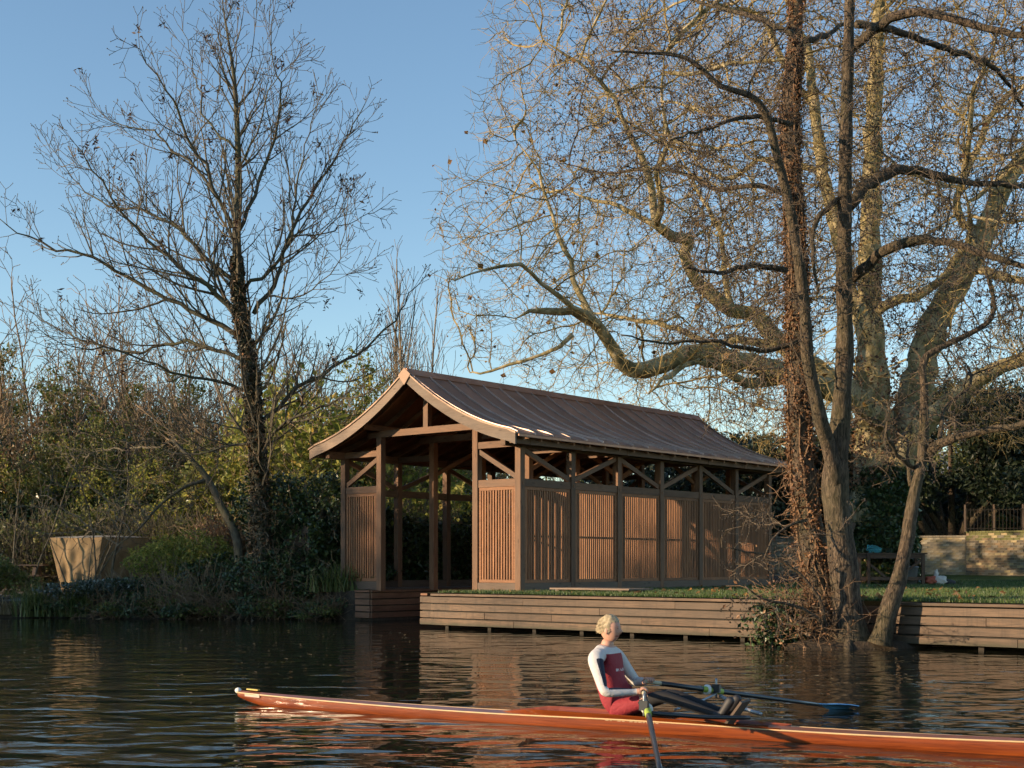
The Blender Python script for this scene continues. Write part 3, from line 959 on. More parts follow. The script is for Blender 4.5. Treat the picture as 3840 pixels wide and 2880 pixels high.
# ------------------------------------------------------------------ the ash on the left bank
def build_ash():
    rng = random.Random(11); nr = np.random.default_rng(11)
    k = 0.20895
    def c6(*pp): return [(x * k, y * k) for x, y in pp]
    D0 = 34.2
    base = P(264, 617, D0)
    t = empty('ash_tree', (base[0], base[1], 0.05), 0, 'tall bare ash tree with ivy up its trunk on the left bank', 'tree')
    inv = np.array([base[0], base[1], 0.05])
    trunk = [(264, 619), (262, 600), (259.5, 532), (258, 463), (252, 370), (243, 315), (237.5, 240), (238, 198), (236, 136), (232, 73), (226.7, 37), (221.5, 3)]
    tr = [0.40, 0.28, 0.215, 0.19, 0.17, 0.15, 0.115, 0.10, 0.075, 0.05, 0.03, 0.010]
    limbs = [   # points, depth change at the end, start radius
        (c6((1115, 1090), (1050, 960), (980, 800), (900, 650), (850, 520), (790, 430), (700, 290), (645, 225)), -2.0, 0.075),
        (c6((1040, 950), (950, 810), (790, 690), (700, 610), (560, 590), (458, 515)), 1.5, 0.055),
        (c6((1125, 1350), (1000, 1240), (860, 1110), (700, 1010), (520, 985), (380, 880), (235, 700)), 2.5, 0.075),
        (c6((1145, 1500), (1000, 1370), (850, 1270), (700, 1140), (560, 1000), (450, 810), (360, 690)), -2.5, 0.095),
        (c6((1165, 1620), (960, 1510), (800, 1430), (600, 1320), (400, 1220), (200, 1165), (70, 1105), (-10, 1040)), -1.0, 0.095),
        (c6((1190, 1730), (900, 1640), (640, 1690), (420, 1640), (260, 1560), (130, 1480)), 2.0, 0.07),
        (c6((1140, 1110), (1220, 930), (1290, 720), (1340, 560), (1330, 400), (1300, 220), (1310, 60)), 1.5, 0.07),
        (c6((1170, 1380), (1300, 1290), (1390, 1130), (1430, 900), (1455, 700), (1530, 470)), -1.5, 0.07),
        (c6((1215, 1500), (1330, 1320), (1400, 1120), (1500, 920), (1600, 760), (1690, 600), (1745, 500)), 1.8, 0.08),
        (c6((1400, 1130), (1560, 1115), (1700, 1050), (1820, 1000)), 2.6, 0.03),
        (c6((1265, 1420), (1400, 1425), (1540, 1350), (1640, 1180), (1660, 1010)), -2.0, 0.035),
        (c6((1130, 720), (1000, 590), (960, 450), (920, 330), (875, 150)), 1.5, 0.045),
        (c6((1125, 430), (1180, 330), (1215, 180), (1228, 5)), -0.8, 0.03),
        (c6((1135, 560), (1060, 420), (1050, 300), (1055, 40)), 0.8, 0.03),
        (c6((1135, 820), (1230, 640), (1290, 440), (1400, 300)), -1.2, 0.04),
        ([(258, 425), (277, 406), (310, 380), (345, 362), (378, 338), (405, 304), (418, 285)], 1.2, 0.085),
        ([(259, 447), (285, 425), (330, 403), (370, 392), (396, 372)], -1.5, 0.065),
        ([(254, 390), (215, 383), (170, 372), (120, 352), (75, 348), (40, 330)], -2.5, 0.06),
        ([(257, 440), (230, 445), (200, 455), (165, 452), (130, 470), (95, 468)], 1.5, 0.05),
    ]
    out = {i: [] for i in range(5)}; out['tips'] = []
    prm = dict(levels=4, seg=[0.25, 0.22, 0.16, 0.12], up=[0.0, 0.085, 0.10, 0.12], wig=[0.05, 0.085, 0.10, 0.10], space=[0.42, 0.42, 0.55], bare=[0.1, 0.12, 0.25, 0.1],
               angle=[0.85, 0.72, 0.7], ratio=[0.36, 0.50, 0.5], minlen=[0.32, 0.24, 0.13], rr=[0.5, 0.62, 0.7], rmin=0.0068, opp=True)
    gt = Geo()
    pts, rr = trace(trunk, D0, tr, 0.35)
    pts[:, 1] += 0.25 * np.sin(np.linspace(0, 9, len(pts)))
    V, Q, T = sweep(pts, rr, 10, 0.06, nr); gt.add(V - inv, Q, T)
    allp = [(pts, rr)]
    for lp, dd, r0 in limbs:
        dep = [D0 + dd * (i / (len(lp) - 1)) ** 1.2 for i in range(len(lp))]
        rad = [max(0.010, r0 * 0.78 * (1 - 0.88 * i / (len(lp) - 1))) for i in range(len(lp))]
        p, r = trace(lp, dep, rad, 0.28)
        p[1:-1] += nr.normal(size=(len(p) - 2, 3)) * 0.035
        V, Q, T = sweep(p, r, 6, 0.05, nr); gt.add(V - inv, Q, T)
        allp.append((p, r))
    for li, (p, r) in enumerate(allp):
        tot = 0; nxt = 0.5
        seglen = np.linalg.norm(np.diff(p, axis=0), axis=1)
        Ltot = seglen.sum()
        for i in range(1, len(p)):
            tot += seglen[i - 1]
            if li == 0 and p[i][2] < 3.2: nxt = tot + 0.2; continue
            while tot > nxt:
                nxt += 0.25 * rng.uniform(0.5, 1.5)
                d = Vector(norm(p[i] - p[i - 1]))
                a = rng.uniform(0, 6.283)
                ref = Vector((0, 0, 1)) if abs(d.z) < 0.9 else Vector((1, 0, 0))
                e1 = d.cross(ref).normalized(); e2 = d.cross(e1)
                ang = rng.uniform(0.6, 1.1)
                cd = (d * math.cos(ang) + (e1 * math.cos(a) + e2 * math.sin(a)) * math.sin(ang) + Vector((0, 0, 0.15))).normalized()
                L = min(3.2, 0.85 + 0.36 * (Ltot - tot)) * rng.uniform(0.35, 1.15)
                grow(rng, Vector(p[i]), cd, L, min(r[i] * 0.55, 0.012 + L * 0.012), 1, out, prm)
        # leader shoot
        d = Vector(norm(p[-1] - p[-2]))
        grow(rng, Vector(p[-1]), d, 0.6, r[-1], 1, out, prm)
    gt.build('trunk', M['ash_bark'], t, True)
    gc = Geo()
    for g in grown_geo(out, 4, [5, 4, 3, 3]):
        if g: gc.add(g[0] - inv, g[1])
    tips = np.array(out['tips'])
    V, T = octa(tips - inv, 0.013, nr, 1.4); gc.add(V, None, T)         # fat dark buds
    gc.build('crown', M['ash_twig'], t, False)
    # hanging bunches of keys
    sel = tips[nr.random(len(tips)) < 0.02]
    C = np.repeat(sel, 14, axis=0) + nr.normal(size=(len(sel) * 14, 3)) * np.array([0.06, 0.06, 0.10]) - np.array([0, 0, 0.13])
    V, T = leaves(C - inv, 0.075, nr, 0, 3.5); g = Geo(); g.add(V, None, T); g.build('seed_bunches', M['key'], t)['kind'] = 'stuff'
    # ivy and dead stems round the trunk
    m = 6000
    q = nr.random(m) ** 0.8
    zi = 0.9 + q * 8.4
    idx = np.clip(np.searchsorted(pts[:, 2], zi), 1, len(pts) - 1)
    c = pts[idx]; rad = rr[idx] + 0.003 + np.abs(nr.normal(size=m)) * 0.042 * (1 - 0.4 * q)
    an = nr.random(m) * 6.283
    C = np.stack([c[:, 0] + np.cos(an) * rad, c[:, 1] + np.sin(an) * rad, zi], -1)
    dead = nr.random(m) < 0.85
    V, T = leaves(C[dead] - inv, 0.075, nr); g = Geo(); g.add(V, None, T); g.build('ivy', M['ivy_dark'], t)
    V, T = leaves(C[~dead] - inv, 0.075, nr); g = Geo(); g.add(V, None, T); g.build('dead_ivy', M['dead_ivy'], t)
    # thin stems climbing and poking out
    ms = 900
    zi = 0.8 + nr.random(ms) * 8.5
    idx = np.clip(np.searchsorted(pts[:, 2], zi), 1, len(pts) - 1)
    an = nr.random(ms) * 6.283
    dirs = np.stack([np.cos(an), np.sin(an), 0.4 * nr.normal(size=ms)], -1)
    b0 = np.stack([pts[idx][:, 0], pts[idx][:, 1], zi], -1) + dirs * rr[idx][:, None] * 0.8
    P0, P1, R0, R1, _ = twiglets(b0, dirs, nr, 1, 0.4, 0.010, crook=0.5, seg=3)
    V, Q = tubes(P0 - inv, P1 - inv, R0, R1, 3); g = Geo(); g.add(V, Q); g.build('ivy_stems', M['thicket_twig'], t)['kind'] = 'stuff'
    return t
M['ivy_dark'] = leaf_mat('dark ivy leaf', [(0.0, (0.012, 0.014, 0.007)), (0.7, (0.028, 0.032, 0.013)), (1.0, (0.07, 0.055, 0.022))], 0.0)
build_ash()

# ------------------------------------------------------------------ the great plane behind the alder
def build_plane():
    nr = np.random.default_rng(21)
    D0 = 42.0
    base = P(880, 584, D0)
    inv = np.array([base[0], base[1], 0.75])
    t = empty('plane_tree', tuple(inv), 0, 'huge pale barked plane tree with spreading limbs behind the alder', 'tree')
    k = 0.27005
    def c7(*pp): return [(426.7 + x * k, y * k) for x, y in pp]
    L = []
    # points, depth at start and end, radii
    L.append(([(880, 590), (880, 560), (879, 520), (878, 480), (874, 430), (870, 351), (869, 300), (871, 202), (874, 120), (878, 27), (883, -60)], [D0, D0 + 1], [1.15, 1.0, 0.92, 0.86, 0.74, 0.62, 0.55, 0.46, 0.38, 0.30, 0.22]))
    L.append(([(888, 540), (893, 472), (903, 430), (913, 400), (934, 324), (956, 284), (980, 243), (1002, 189), (1024, 157), (1060, 110)], [D0, D0 + 3], [0.60, 0.78, 0.72, 0.64, 0.56, 0.50, 0.44, 0.38, 0.34, 0.25]))
    L.append(([(890, 500), (901, 458), (920, 430), (936, 414), (962, 392), (990, 372), (1030, 358), (1080, 345)], [D0, D0 - 3], [0.3, 0.55, 0.50, 0.44, 0.38, 0.34, 0.30, 0.22]))
    L.append((c7((1700, 1560), (1560, 1460), (1450, 1430), (1290, 1370), (1100, 1330), (960, 1310), (870, 1352), (760, 1372), (690, 1300), (625, 1205), (540, 1160), (440, 1150), (330, 1180)), [D0 - .5, D0 - 5], [0.5, .48, 0.46, 0.42, 0.38, 0.36, 0.35, 0.32, 0.25, 0.21, 0.17, 0.13, 0.07]))
    L.append((c7((1640, 1480), (1480, 1390), (1300, 1270), (1220, 1165), (1130, 1150), (1040, 1080), (985, 1020), (955, 935), (972, 893), (900, 872), (845, 825), (835, 700), (790, 580), (740, 470), (700, 370), (640, 300), (560, 230), (430, 150)), [D0, D0 - 4], [0.42, .40, 0.36, 0.33, 0.31, 0.28, 0.25, 0.24, 0.24, 0.22, 0.19, 0.16, 0.135, 0.115, 0.10, 0.085, 0.065, 0.04]))
    L.append((c7((880, 860), (800, 810), (740, 778), (680, 748), (600, 740), (520, 700)), [D0 - 2.6, D0 - 1], [0.15, 0.12, 0.10, 0.085, 0.065, 0.04]))
    L.append((c7((850, 830), (868, 740), (850, 640), (900, 520), (870, 380), (880, 200)), [D0 - 2.6, D0 - 6], [0.14, 0.13, 0.11, 0.085, 0.06, 0.03]))
    L.append((c7((640, 1210), (560, 1080), (530, 960), (460, 800), (420, 640), (330, 520)), [D0 - 4.3, D0 - 2], [0.15, 0.12, 0.10, 0.075, 0.05, 0.03]))
    L.append((c7((620, 1195), (500, 1110), (430, 1050), (340, 985), (220, 1000), (100, 1040)), [D0 - 4.3, D0 - 7], [0.12, 0.10, 0.085, 0.07, 0.05, 0.03]))
    L.append((c7((540, 1240), (430, 1320), (300, 1350), (200, 1385), (160, 1380)), [D0 - 4.5, D0 - 3], [0.10, 0.075, 0.06, 0.045, 0.025]))
    L.append((c7((1360, 1400), (1180, 1420), (1090, 1360), (1000, 1340), (900, 1390), (820, 1460)), [D0 - .8, D0 - 6], [0.22, 0.20, 0.18, 0.13, 0.10, 0.06]))
    L.append((c7((1630, 1300), (1530, 900), (1470, 640), (1440, 420), (1410, 200), (1360, 60), (1290, -80)), [D0 + .5, D0 + 4], [0.3, 0.30, 0.27, 0.24, 0.21, 0.17, 0.12]))
    L.append((c7((1470, 640), (1330, 600), (1230, 590), (1140, 660), (1050, 640), (960, 560)), [D0 + 2, D0 + 3.5], [0.16, 0.15, 0.13, 0.11, 0.08, 0.05]))
    L.append((c7((1440, 400), (1330, 250), (1240, 60), (1130, 40), (1000, -20)), [D0 + 2.6, D0 + 1], [0.17, 0.15, 0.13, 0.11, 0.07]))
    L.append((c7((1670, 1150), (1760, 1110), (1850, 1080), (1960, 960), (2020, 840), (1990, 700)), [D0 + .3, D0 - 3], [0.24, 0.21, 0.19, 0.15, 0.12, 0.07]))
    L.append((c7((2000, 1000), (2100, 1010), (2212, 1040), (2400, 1060)), [D0 + 2, D0 - 1], [0.22, 0.19, 0.17, 0.1]))
    L.append((c7((2080, 860), (1990, 830), (1960, 740), (2010, 620), (2080, 450), (2150, 350), (2240, 300)), [D0 + 2.4, D0 + 1], [0.20, 0.18, 0.17, 0.15, 0.13, 0.12, 0.08]))
    L.append((c7((1300, 1280), (1150, 1260), (1050, 1270), (930, 1220), (820, 1190), (700, 1170), (600, 1160)), [D0 - .5, D0 + 3], [0.2, 0.17, 0.15, 0.13, 0.11, 0.08, 0.06]))
    L.append((c7((1130, 1150), (1100, 1000), (1090, 860), (1000, 700), (930, 560)), [D0 - .5, D0 + 3], [0.16, 0.13, 0.11, 0.08, 0.05]))
    gt = Geo(); seeds, sr = [], []
    for li, (pts, dep, rad) in enumerate(L):
        if li == 0: rad = [q * f for q, f in zip(rad, (1, 1, 1, .95, .85, .75, .72, .70, .70, .70, .7))]
        elif li == 1: rad = [q * 0.84 for q in rad]
        else: rad = [q * 0.74 for q in rad]
        rad[-1] = min(rad[-1], 0.016) if li not in (0, 1) else rad[-1]
        p, r = trace(pts, dep, rad, 0.38)
        p[1:-1] += nr.normal(size=(len(p) - 2, 3)) * 0.03
        # knobbly swellings
        r = r * (1 + 0.07 * np.sin(np.arange(len(r)) * 1.3 + nr.random() * 6))
        V, Q, T = sweep(p, r, 14 if rad[0] > 0.42 else 8, 0.05, nr, flute=0.05 if rad[0] > 0.9 else 0); gt.add(V - inv, Q, T)
        s0 = 3 if li > 1 else len(p) // 3
        seeds.append(p[s0::1]); sr.append(r[s0::1])
    seeds = np.concatenate(seeds); sr = np.concatenate(sr)
    out = [(x / 2.16, y / 2.16) for x, y in [(1290, -260), (1270, 10), (1180, 25), (1110, 60), (1040, 85), (1050, 130), (1085, 160), (1050, 195), (1075, 240), (1040, 300), (1025, 360), (1065, 410), (1010, 425), (945, 455), (925, 490), (960, 530), (940, 580), (955, 640), (960, 700), (985, 745), (1040, 800), (1150, 845), (1260, 860), (1400, 880), (1540, 930), (1640, 990), (1760, 960), (1880, 860), (2050, 900), (2400, 960), (2400, -260)]]
    m = 30000
    px = nr.uniform(415, 1095, m); py = nr.uniform(-60, 470, m)
    ok = in_poly(px, py, out)
    # thinner at the left, fuller to the right
    ok &= nr.random(m) < np.clip(0.40 + (px - 430) / 330, 0.4, 1.0)
    dy = nr.uniform(-1, 1, m)
    half = 2.0 + 6.0 * np.clip((px - 430) / 250, 0, 1)
    mid = D0 - 2.5 + np.clip((px - 450) / 180, 0, 1) * 2.0
    dep = mid + dy * half
    A = np.stack([(px - 512) / FPX * D0, dep, CAMZ + (HY - py) / FPX * D0], -1)[ok]
    A = A[:12800]
    core = (A[:, 0] > 8.8) & (A[:, 0] < 14.5) & (A[:, 2] < 10.0) & (A[:, 1] < 44)
    A = A[~core | (nr.random(len(A)) < 0.22)]
    N, par = colonize(seeds, sr, A, 0.28, 6.0, 0.38, 70, nr, wiggle=0.22, sag=0.03)
    ns = len(seeds)
    r = pipe_radii(N, par, ns, 0.0082, 1.98)
    r[:ns] = np.minimum(r[:ns], sr)
    thick, thin = branch_geo(N, par, r, ns)
    ch = np.arange(ns, len(N))
    small = ch[r[ch] < 0.03]
    heads = norm(N[small] - N[par[small]])
    P0, P1, R0, R1, tips = twiglets(N[small], heads, nr, 2, 0.58, 0.0080, sag=0.03, crook=0.33, seg=3)
    V, Q = tubes(P0, P1, R0, R1, 3); thin.add(V, Q)
    for V in thick.V: V -= inv.astype(np.float32)
    for V in thin.V: V -= inv.astype(np.float32)
    for V, Q in zip(thick.V, thick.Q): gt.add(V, Q)
    gt.build('trunk', M['plane_bark'], t, True)
    thin.build('crown', M['plane_twig'], t, False)
    sel = tips[nr.random(len(tips)) < 0.035] - np.array([0, 0, 0.12])
    V, T = octa(sel - inv, 0.030, nr); g = Geo(); g.add(V, None, T); g.build('seed_balls', M['ball'], t)['kind'] = 'stuff'
    sel = tips[nr.random(len(tips)) < 0.022]
    V, T = leaves(sel - inv, 0.15, nr, 0, 1.1); g = Geo(); g.add(V, None, T); g.build('last_leaves', M['brown_leaf'], t)['kind'] = 'stuff'
    # ivy round the foot, dead ivy above it
    m = 9000
    an = nr.random(m) * 6.283; q = nr.random(m)
    z = 0.1 + q * 3.6
    rad = 1.1 - 0.12 * z + np.abs(nr.normal(size=m)) * 0.10
    C = np.stack([np.cos(an) * rad, np.sin(an) * rad, z], -1) + np.array([0.05, 0, 0]) * z[:, None]
    V, T = leaves(C, 0.12, nr); g = Geo(); g.add(V, None, T); g.build('ivy', M['ivy'], t)
    m = 1400
    an = nr.random(m) * 6.283; z = 3.0 + nr.random(m) * 4.2
    rad = 0.78 - 0.03 * z + np.abs(nr.normal(size=m)) * 0.10
    C = np.stack([np.cos(an) * rad - 0.15, np.sin(an) * rad, z], -1)
    V, T = leaves(C, 0.10, nr); g = Geo(); g.add(V, None, T); g.build('dead_ivy', M['dead_ivy'], t)
    print('plane', len(N), len(P0))
build_plane()

# ------------------------------------------------------------------ alder clump on the water's edge
def build_alder():
    nr = np.random.default_rng(31)
    D0 = 22.35
    base = P(850, 640, D0)
    inv = np.array([base[0], base[1], 0.0])
    t = empty('alder_tree', tuple(inv), 0, 'many stemmed alder at the edge of the water, its tallest trunk brown with dead ivy', 'tree')
    k = 0.27005
    def c7(*pp): return [(426.7 + x * k, y * k) for x, y in pp]
    k5 = 0.7233 / 3.75
    def c5(*pp): return [(733.33 + x * k5, 346.67 + y * k5) for x, y in pp]
    S1 = c5((500, 1530), (480, 1400), (440, 1150), (400, 950), (365, 700), (345, 400), (335, 100)) + c7((1370, 1000), (1355, 700), (1345, 500), (1362, 200), (1370, 0), (1380, -200))
    r1 = [0.34, 0.25, 0.235, 0.22, 0.20, 0.185, 0.18, 0.165, 0.15, 0.14, 0.125, 0.11, 0.08]
    S2 = c5((610, 1545), (595, 1440), (580, 1250), (555, 1000), (530, 780), (530, 650), (548, 450), (560, 300), (578, 0)) + c7((1545, 1000), (1550, 600), (1560, 200), (1566, 0), (1575, -200))
    r2 = [0.36, 0.28, 0.245, 0.225, 0.215, 0.21, 0.17, 0.155, 0.14, 0.125, 0.11, 0.092, 0.08, 0.06]
    S2b = c5((535, 720), (490, 500), (455, 400), (420, 230), (385, 60)) + c7((1395, 1100), (1350, 800), (1295, 570), (1255, 420), (1190, 350), (1090, 320), (960, 215), (790, 195), (680, 190))
    r2b = [0.14, 0.125, 0.115, 0.105, 0.098, 0.09, 0.078, 0.068, 0.06, 0.05, 0.042, 0.032, 0.02, 0.012]
    S3 = c5((760, 1540), (775, 1480), (815, 1330), (855, 1220), (880, 1100), (905, 980), (935, 780), (975, 600), (988, 400), (990, 200), (1000, 50)) + c7((2090, 1180), (2070, 1000))
    r3 = [0.21, 0.17, 0.145, 0.13, 0.115, 0.11, 0.095, 0.085, 0.075, 0.065, 0.055, 0.04, 0.02]
    L = [(S1, [D0 + .15, D0 + .5], r1), (S2, [D0 - .15, D0 - .35], r2), (S2b, [D0 - .3, D0 - 2.4], r2b), (S3, [D0 - .45, D0 - .7], r3)]
    L.append((c5((965, 640), (1010, 560), (1080, 505), (1160, 470), (1300, 432), (1400, 425), (1507, 398), (1640, 380)), [D0 - .35, D0 - 2], [0.07, 0.085, 0.08, 0.072, 0.065, 0.06, 0.055, 0.04]))
    L.append((c5((1075, 510), (1080, 400), (1110, 300), (1230, 200), (1215, 100)), [D0 - .5, D0 + .6], [0.04, 0.036, 0.03, 0.024, 0.018]))
    L.append((c5((950, 640), (900, 610), (850, 560), (810, 500), (790, 440)), [D0 - .4, D0 - 1.4], [0.045, 0.04, 0.035, 0.03, 0.02]))
    L.append((c5((920, 720), (905, 600), (900, 480)), [D0 - .4, D0 + .2], [0.04, 0.034, 0.02]))
    L.append((c7((1575, 1030), (1700, 925), (1850, 888), (2000, 920), (2200, 980), (2350, 1020)), [D0 + .1, D0 - 2.4], [0.10, 0.088, 0.078, 0.065, 0.05, 0.035]))
    L.append((c7((1565, 760), (1650, 672), (1780, 625), (1900, 655), (2050, 680), (2212, 690), (2350, 720)), [D0 + .1, D0 + 2.2], [0.11, 0.10, 0.09, 0.075, 0.06, 0.05, 0.03]))
    L.append((c7((1560, 200), (1680, 92), (1800, 45), (1950, 70), (2100, 110), (2212, 130), (2350, 170)), [D0 + .2, D0 - 2], [0.085, 0.08, 0.072, 0.064, 0.055, 0.05, 0.03]))
    L.append((c7((1590, 90), (1720, 110), (1900, 170), (2060, 230), (2130, 280), (2212, 400)), [D0 + .2, D0 + 2], [0.07, 0.062, 0.055, 0.046, 0.04, 0.03]))
    L.append((c7((1540, 760), (1520, 745), (1440, 820), (1430, 960), (1450, 1080)), [D0, D0 - 1.2], [0.06, 0.055, 0.045, 0.03, 0.02]))
    L.append((c7((1330, 1000), (1200, 985), (1080, 1010), (960, 990)), [D0 - .3, D0 - 2], [0.05, 0.042, 0.032, 0.018]))
    L.append((c7((1340, 720), (1200, 685), (1080, 710), (1000, 660), (880, 625), (780, 632), (650, 640), (530, 610)), [D0 - .2, D0 + 1.6], [0.055, 0.048, 0.04, 0.034, 0.028, 0.024, 0.018, 0.012]))
    L.append((c7((1350, 460), (1200, 430), (1060, 470), (900, 520)), [D0 - .3, D0 - 2.5], [0.045, 0.036, 0.026, 0.014]))
    L.append((c7((1360, 130), (1200, 60), (1050, 20), (930, -20)), [D0 - .2, D0 + 1], [0.05, 0.042, 0.034, 0.02]))
    L.append((c7((1400, 150), (1480, 130), (1560, 80)), [D0 - .2, D0 + 1], [0.06, 0.05, 0.03]))
    L.append((c7((1380, 1260), (1240, 1300), (1050, 1260), (870, 1270), (720, 1240)), [D0 - .3, D0 - 1.6], [0.045, 0.04, 0.03, 0.022, 0.012]))
    # low whips over the river wall
    L.append((c5((480, 1450), (440, 1300), (350, 1180), (200, 1090), (60, 1060), (-60, 1040)), [D0 - .4, D0 - 1.0], [0.04, 0.034, 0.026, 0.02, 0.014, 0.009]))
    L.append((c5((480, 1480), (400, 1380), (270, 1330), (150, 1300), (60, 1240)), [D0 - .4, D0 - 1.2], [0.035, 0.03, 0.022, 0.016, 0.010]))
    L.append((c5((380, 900), (280, 930), (200, 1000), (160, 1100)), [D0 - .4, D0 - 1.0], [0.03, 0.024, 0.018, 0.010]))
    # a low mound of earth and roots holds the clump in front of the planks
    ang = np.linspace(0, 6.283, 25)[:-1]; mv = [(0.0, -0.05, 0.17)]
    for k_, (rr_, zz_) in enumerate(((0.5, 0.15), (0.85, 0.08), (1.15, -0.25))):
        mv += [(math.cos(q) * rr_ * 1.35 * (1 + .12 * math.sin(q * 5 + k_)), -0.05 + math.sin(q) * rr_ * 0.55, zz_ + .03 * math.sin(q * 7)) for q in ang]
    mf = [(0, 1 + k_, 1 + (k_ + 1) % 24) for k_ in range(24)] + [(1 + l * 24 + k_, 25 + l * 24 + k_, 25 + l * 24 + (k_ + 1) % 24, 1 + l * 24 + (k_ + 1) % 24) for l in range(2) for k_ in range(24)]
    poly('root_mound', mv, mf, M['earth'], t, True)
    gt = Geo(); seeds, sr = [], []
    for i, (pts, dep, rad) in enumerate(L):
        p, r = trace(pts, dep, rad, 0.16)
        if i > 3: p[1:-1] += nr.normal(size=(len(p) - 2, 3)) * 0.012
        r = r * (1 + 0.05 * np.sin(np.arange(len(r)) * 0.9 + i))
        V, Q, T = sweep(p, r, 14 if i < 4 else 6, 0.045, nr, flute=0.06 if i < 4 else 0); gt.add(V - inv, Q, T)
        s0 = 2 if i > 3 else len(p) // 2
        seeds.append(p[s0::2]); sr.append(r[s0::2])
        if i == 0: ivp, ivr = p, r
    # root flare
    for a, l in ((2.6, 0.7), (3.6, 0.6), (4.4, 0.8), (5.2, 0.7), (0.2, 0.5), (3.1, 0.9)):
        p = np.array([[0, 0, 0.35], [math.cos(a) * l * .45, math.sin(a) * l * .45, 0.12], [math.cos(a) * l, math.sin(a) * l, -0.15]])
        p, r = catmull(p, [0.16, 0.12, 0.05], 0.12)
        V, Q, T = sweep(p, r, 8, 0.1, nr); gt.add(V, Q, T)
    seeds = np.concatenate(seeds); sr = np.concatenate(sr)
    A = []
    for (x0, x1, y0, y1, n_) in ((600, 800, 15, 210, 900), (800, 1070, 0, 330, 1700), (660, 800, 210, 345, 480), (545, 640, 140, 180, 60), (880, 1040, 330, 440, 220), (700, 800, 345, 420, 70), (720, 820, 500, 620, 60), (860, 930, 380, 470, 110), (560, 640, 20, 90, 70)):
        A.append(np.stack([nr.uniform(x0, x1, n_), nr.uniform(y0, y1, n_), D0 + nr.uniform(-2.8, 2.4, n_)], -1))
    A = np.concatenate(A)
    A = np.stack([(A[:, 0] - 512) / FPX * D0, A[:, 1 + 1], CAMZ + (HY - A[:, 1]) / FPX * D0], -1)
    N, par = colonize(seeds, sr, A, 0.17, 3.0, 0.25, 60, nr, wiggle=0.30, sag=0.0)
    ns = len(seeds)
    r = pipe_radii(N, par, ns, 0.0055, 2.3)
    r[:ns] = np.minimum(r[:ns], sr)
    thick, thin = branch_geo(N, par, r, ns, 0.02)
    ch = np.arange(ns, len(N)); small = ch[r[ch] < 0.02]
    heads = norm(N[small] - N[par[small]])
    P0, P1, R0, R1, tips = twiglets(N[small], heads, nr, 2, 0.26, 0.0055, sag=0.10, crook=0.4, seg=2)
    V, Q = tubes(P0, P1, R0, R1, 3); thin.add(V, Q)
    for g in (thick, thin):
        for V in g.V: V -= inv.astype(np.float32)
    for V, Q in zip(thick.V, thick.Q): gt.add(V, Q)
    gt.build('trunk', M['alder_bark'], t, True)
    thin.build('crown', M['alder_twig'], t, False)
    # cones and catkins in clusters
    f = nr.random(len(tips))
    cl = np.sin(tips[:, 0] * 2.1) + np.sin(tips[:, 2] * 2.3 + 1) + np.sin(tips[:, 1] * 1.7)
    pick = tips[(f < 0.48 + 0.18 * cl)]
    C = np.repeat(pick, 3, axis=0) + nr.normal(size=(len(pick) * 3, 3)) * 0.035
    V, T = octa(C - inv, 0.0145, nr, 1.3); g = Geo(); g.add(V, None, T); g.build('cones', M['cone'], t)['kind'] = 'stuff'
    # dead ivy coat on the near trunk
    m = 11000
    z = 0.6 + nr.random(m) ** 1.1 * 12.5
    idx = np.clip(np.searchsorted(ivp[:, 2], z), 1, len(ivp) - 1)
    an = nr.random(m) * 6.283
    rad = ivr[idx] + 0.005 + np.abs(nr.normal(size=m)) * (0.06 - 0.0028 * z)
    kp = np.sin(z * 2.3 + an * 2) + np.sin(z * 5.1 - an * 3) + nr.normal(size=m) * 0.5 > -0.45
    z, an, rad, idx = z[kp], an[kp], rad[kp], idx[kp]
    C = np.stack([ivp[idx][:, 0] + np.cos(an) * rad, ivp[idx][:, 1] + np.sin(an) * rad, z], -1)
    V, T = leaves(C - inv, 0.05, nr, 0, 1.8); g = Geo(); g.add(V, None, T); g.build('dead_ivy', M['dead_ivy'], t)
    ms = 420
    z = 0.7 + nr.random(ms) * 9
    idx = np.clip(np.searchsorted(ivp[:, 2], z), 1, len(ivp) - 1)
    an = nr.random(ms) * 6.283
    dirs = np.stack([np.cos(an), np.sin(an), 0.5 * nr.normal(size=ms)], -1)
    b0 = np.stack([ivp[idx][:, 0], ivp[idx][:, 1], z], -1) + dirs * ivr[idx][:, None] * 0.9
    P0, P1, R0, R1, _ = twiglets(b0, dirs, nr, 2, 0.55, 0.006, crook=0.45, seg=4)
    V, Q = tubes(P0 - inv, P1 - inv, R0, R1, 3); g = Geo(); g.add(V, Q)
    # vertical vine stems hugging the trunk
    for s in range(16):
        a0 = nr.random() * 6.283; z = np.arange(0.4, 10.5, 0.25)
        idx = np.clip(np.searchsorted(ivp[:, 2], z), 1, len(ivp) - 1)
        a = a0 + np.cumsum(nr.normal(size=len(z)) * 0.25)
        rad = ivr[idx] + 0.012
        q = np.stack([ivp[idx][:, 0] + np.cos(a) * rad, ivp[idx][:, 1] + np.sin(a) * rad, z], -1)
        V, Q, T = sweep(q - inv, np.full(len(z), 0.016), 4, 0.1, nr); g.add(V, Q, T)
    g.build('vine_stems', M['vine'], t)['kind'] = 'stuff'
    # brown undergrowth and ivy at its foot
    m = 420
    C = np.stack([nr.normal(-0.95, 0.5, m), nr.normal(-0.15, 0.2, m), np.abs(nr.normal(0.05, 0.75, m))], -1)
    V, T = leaves(C, 0.05, nr, 0, 1.8); g = Geo(); g.add(V, None, T); g.build('dry_leaves', M['dead_ivy'], t)['kind'] = 'stuff'
    ms = 150
    b0 = np.stack([nr.normal(-0.75, 0.38, ms), nr.normal(-0.1, 0.2, ms), nr.uniform(0, 0.9, ms)], -1)
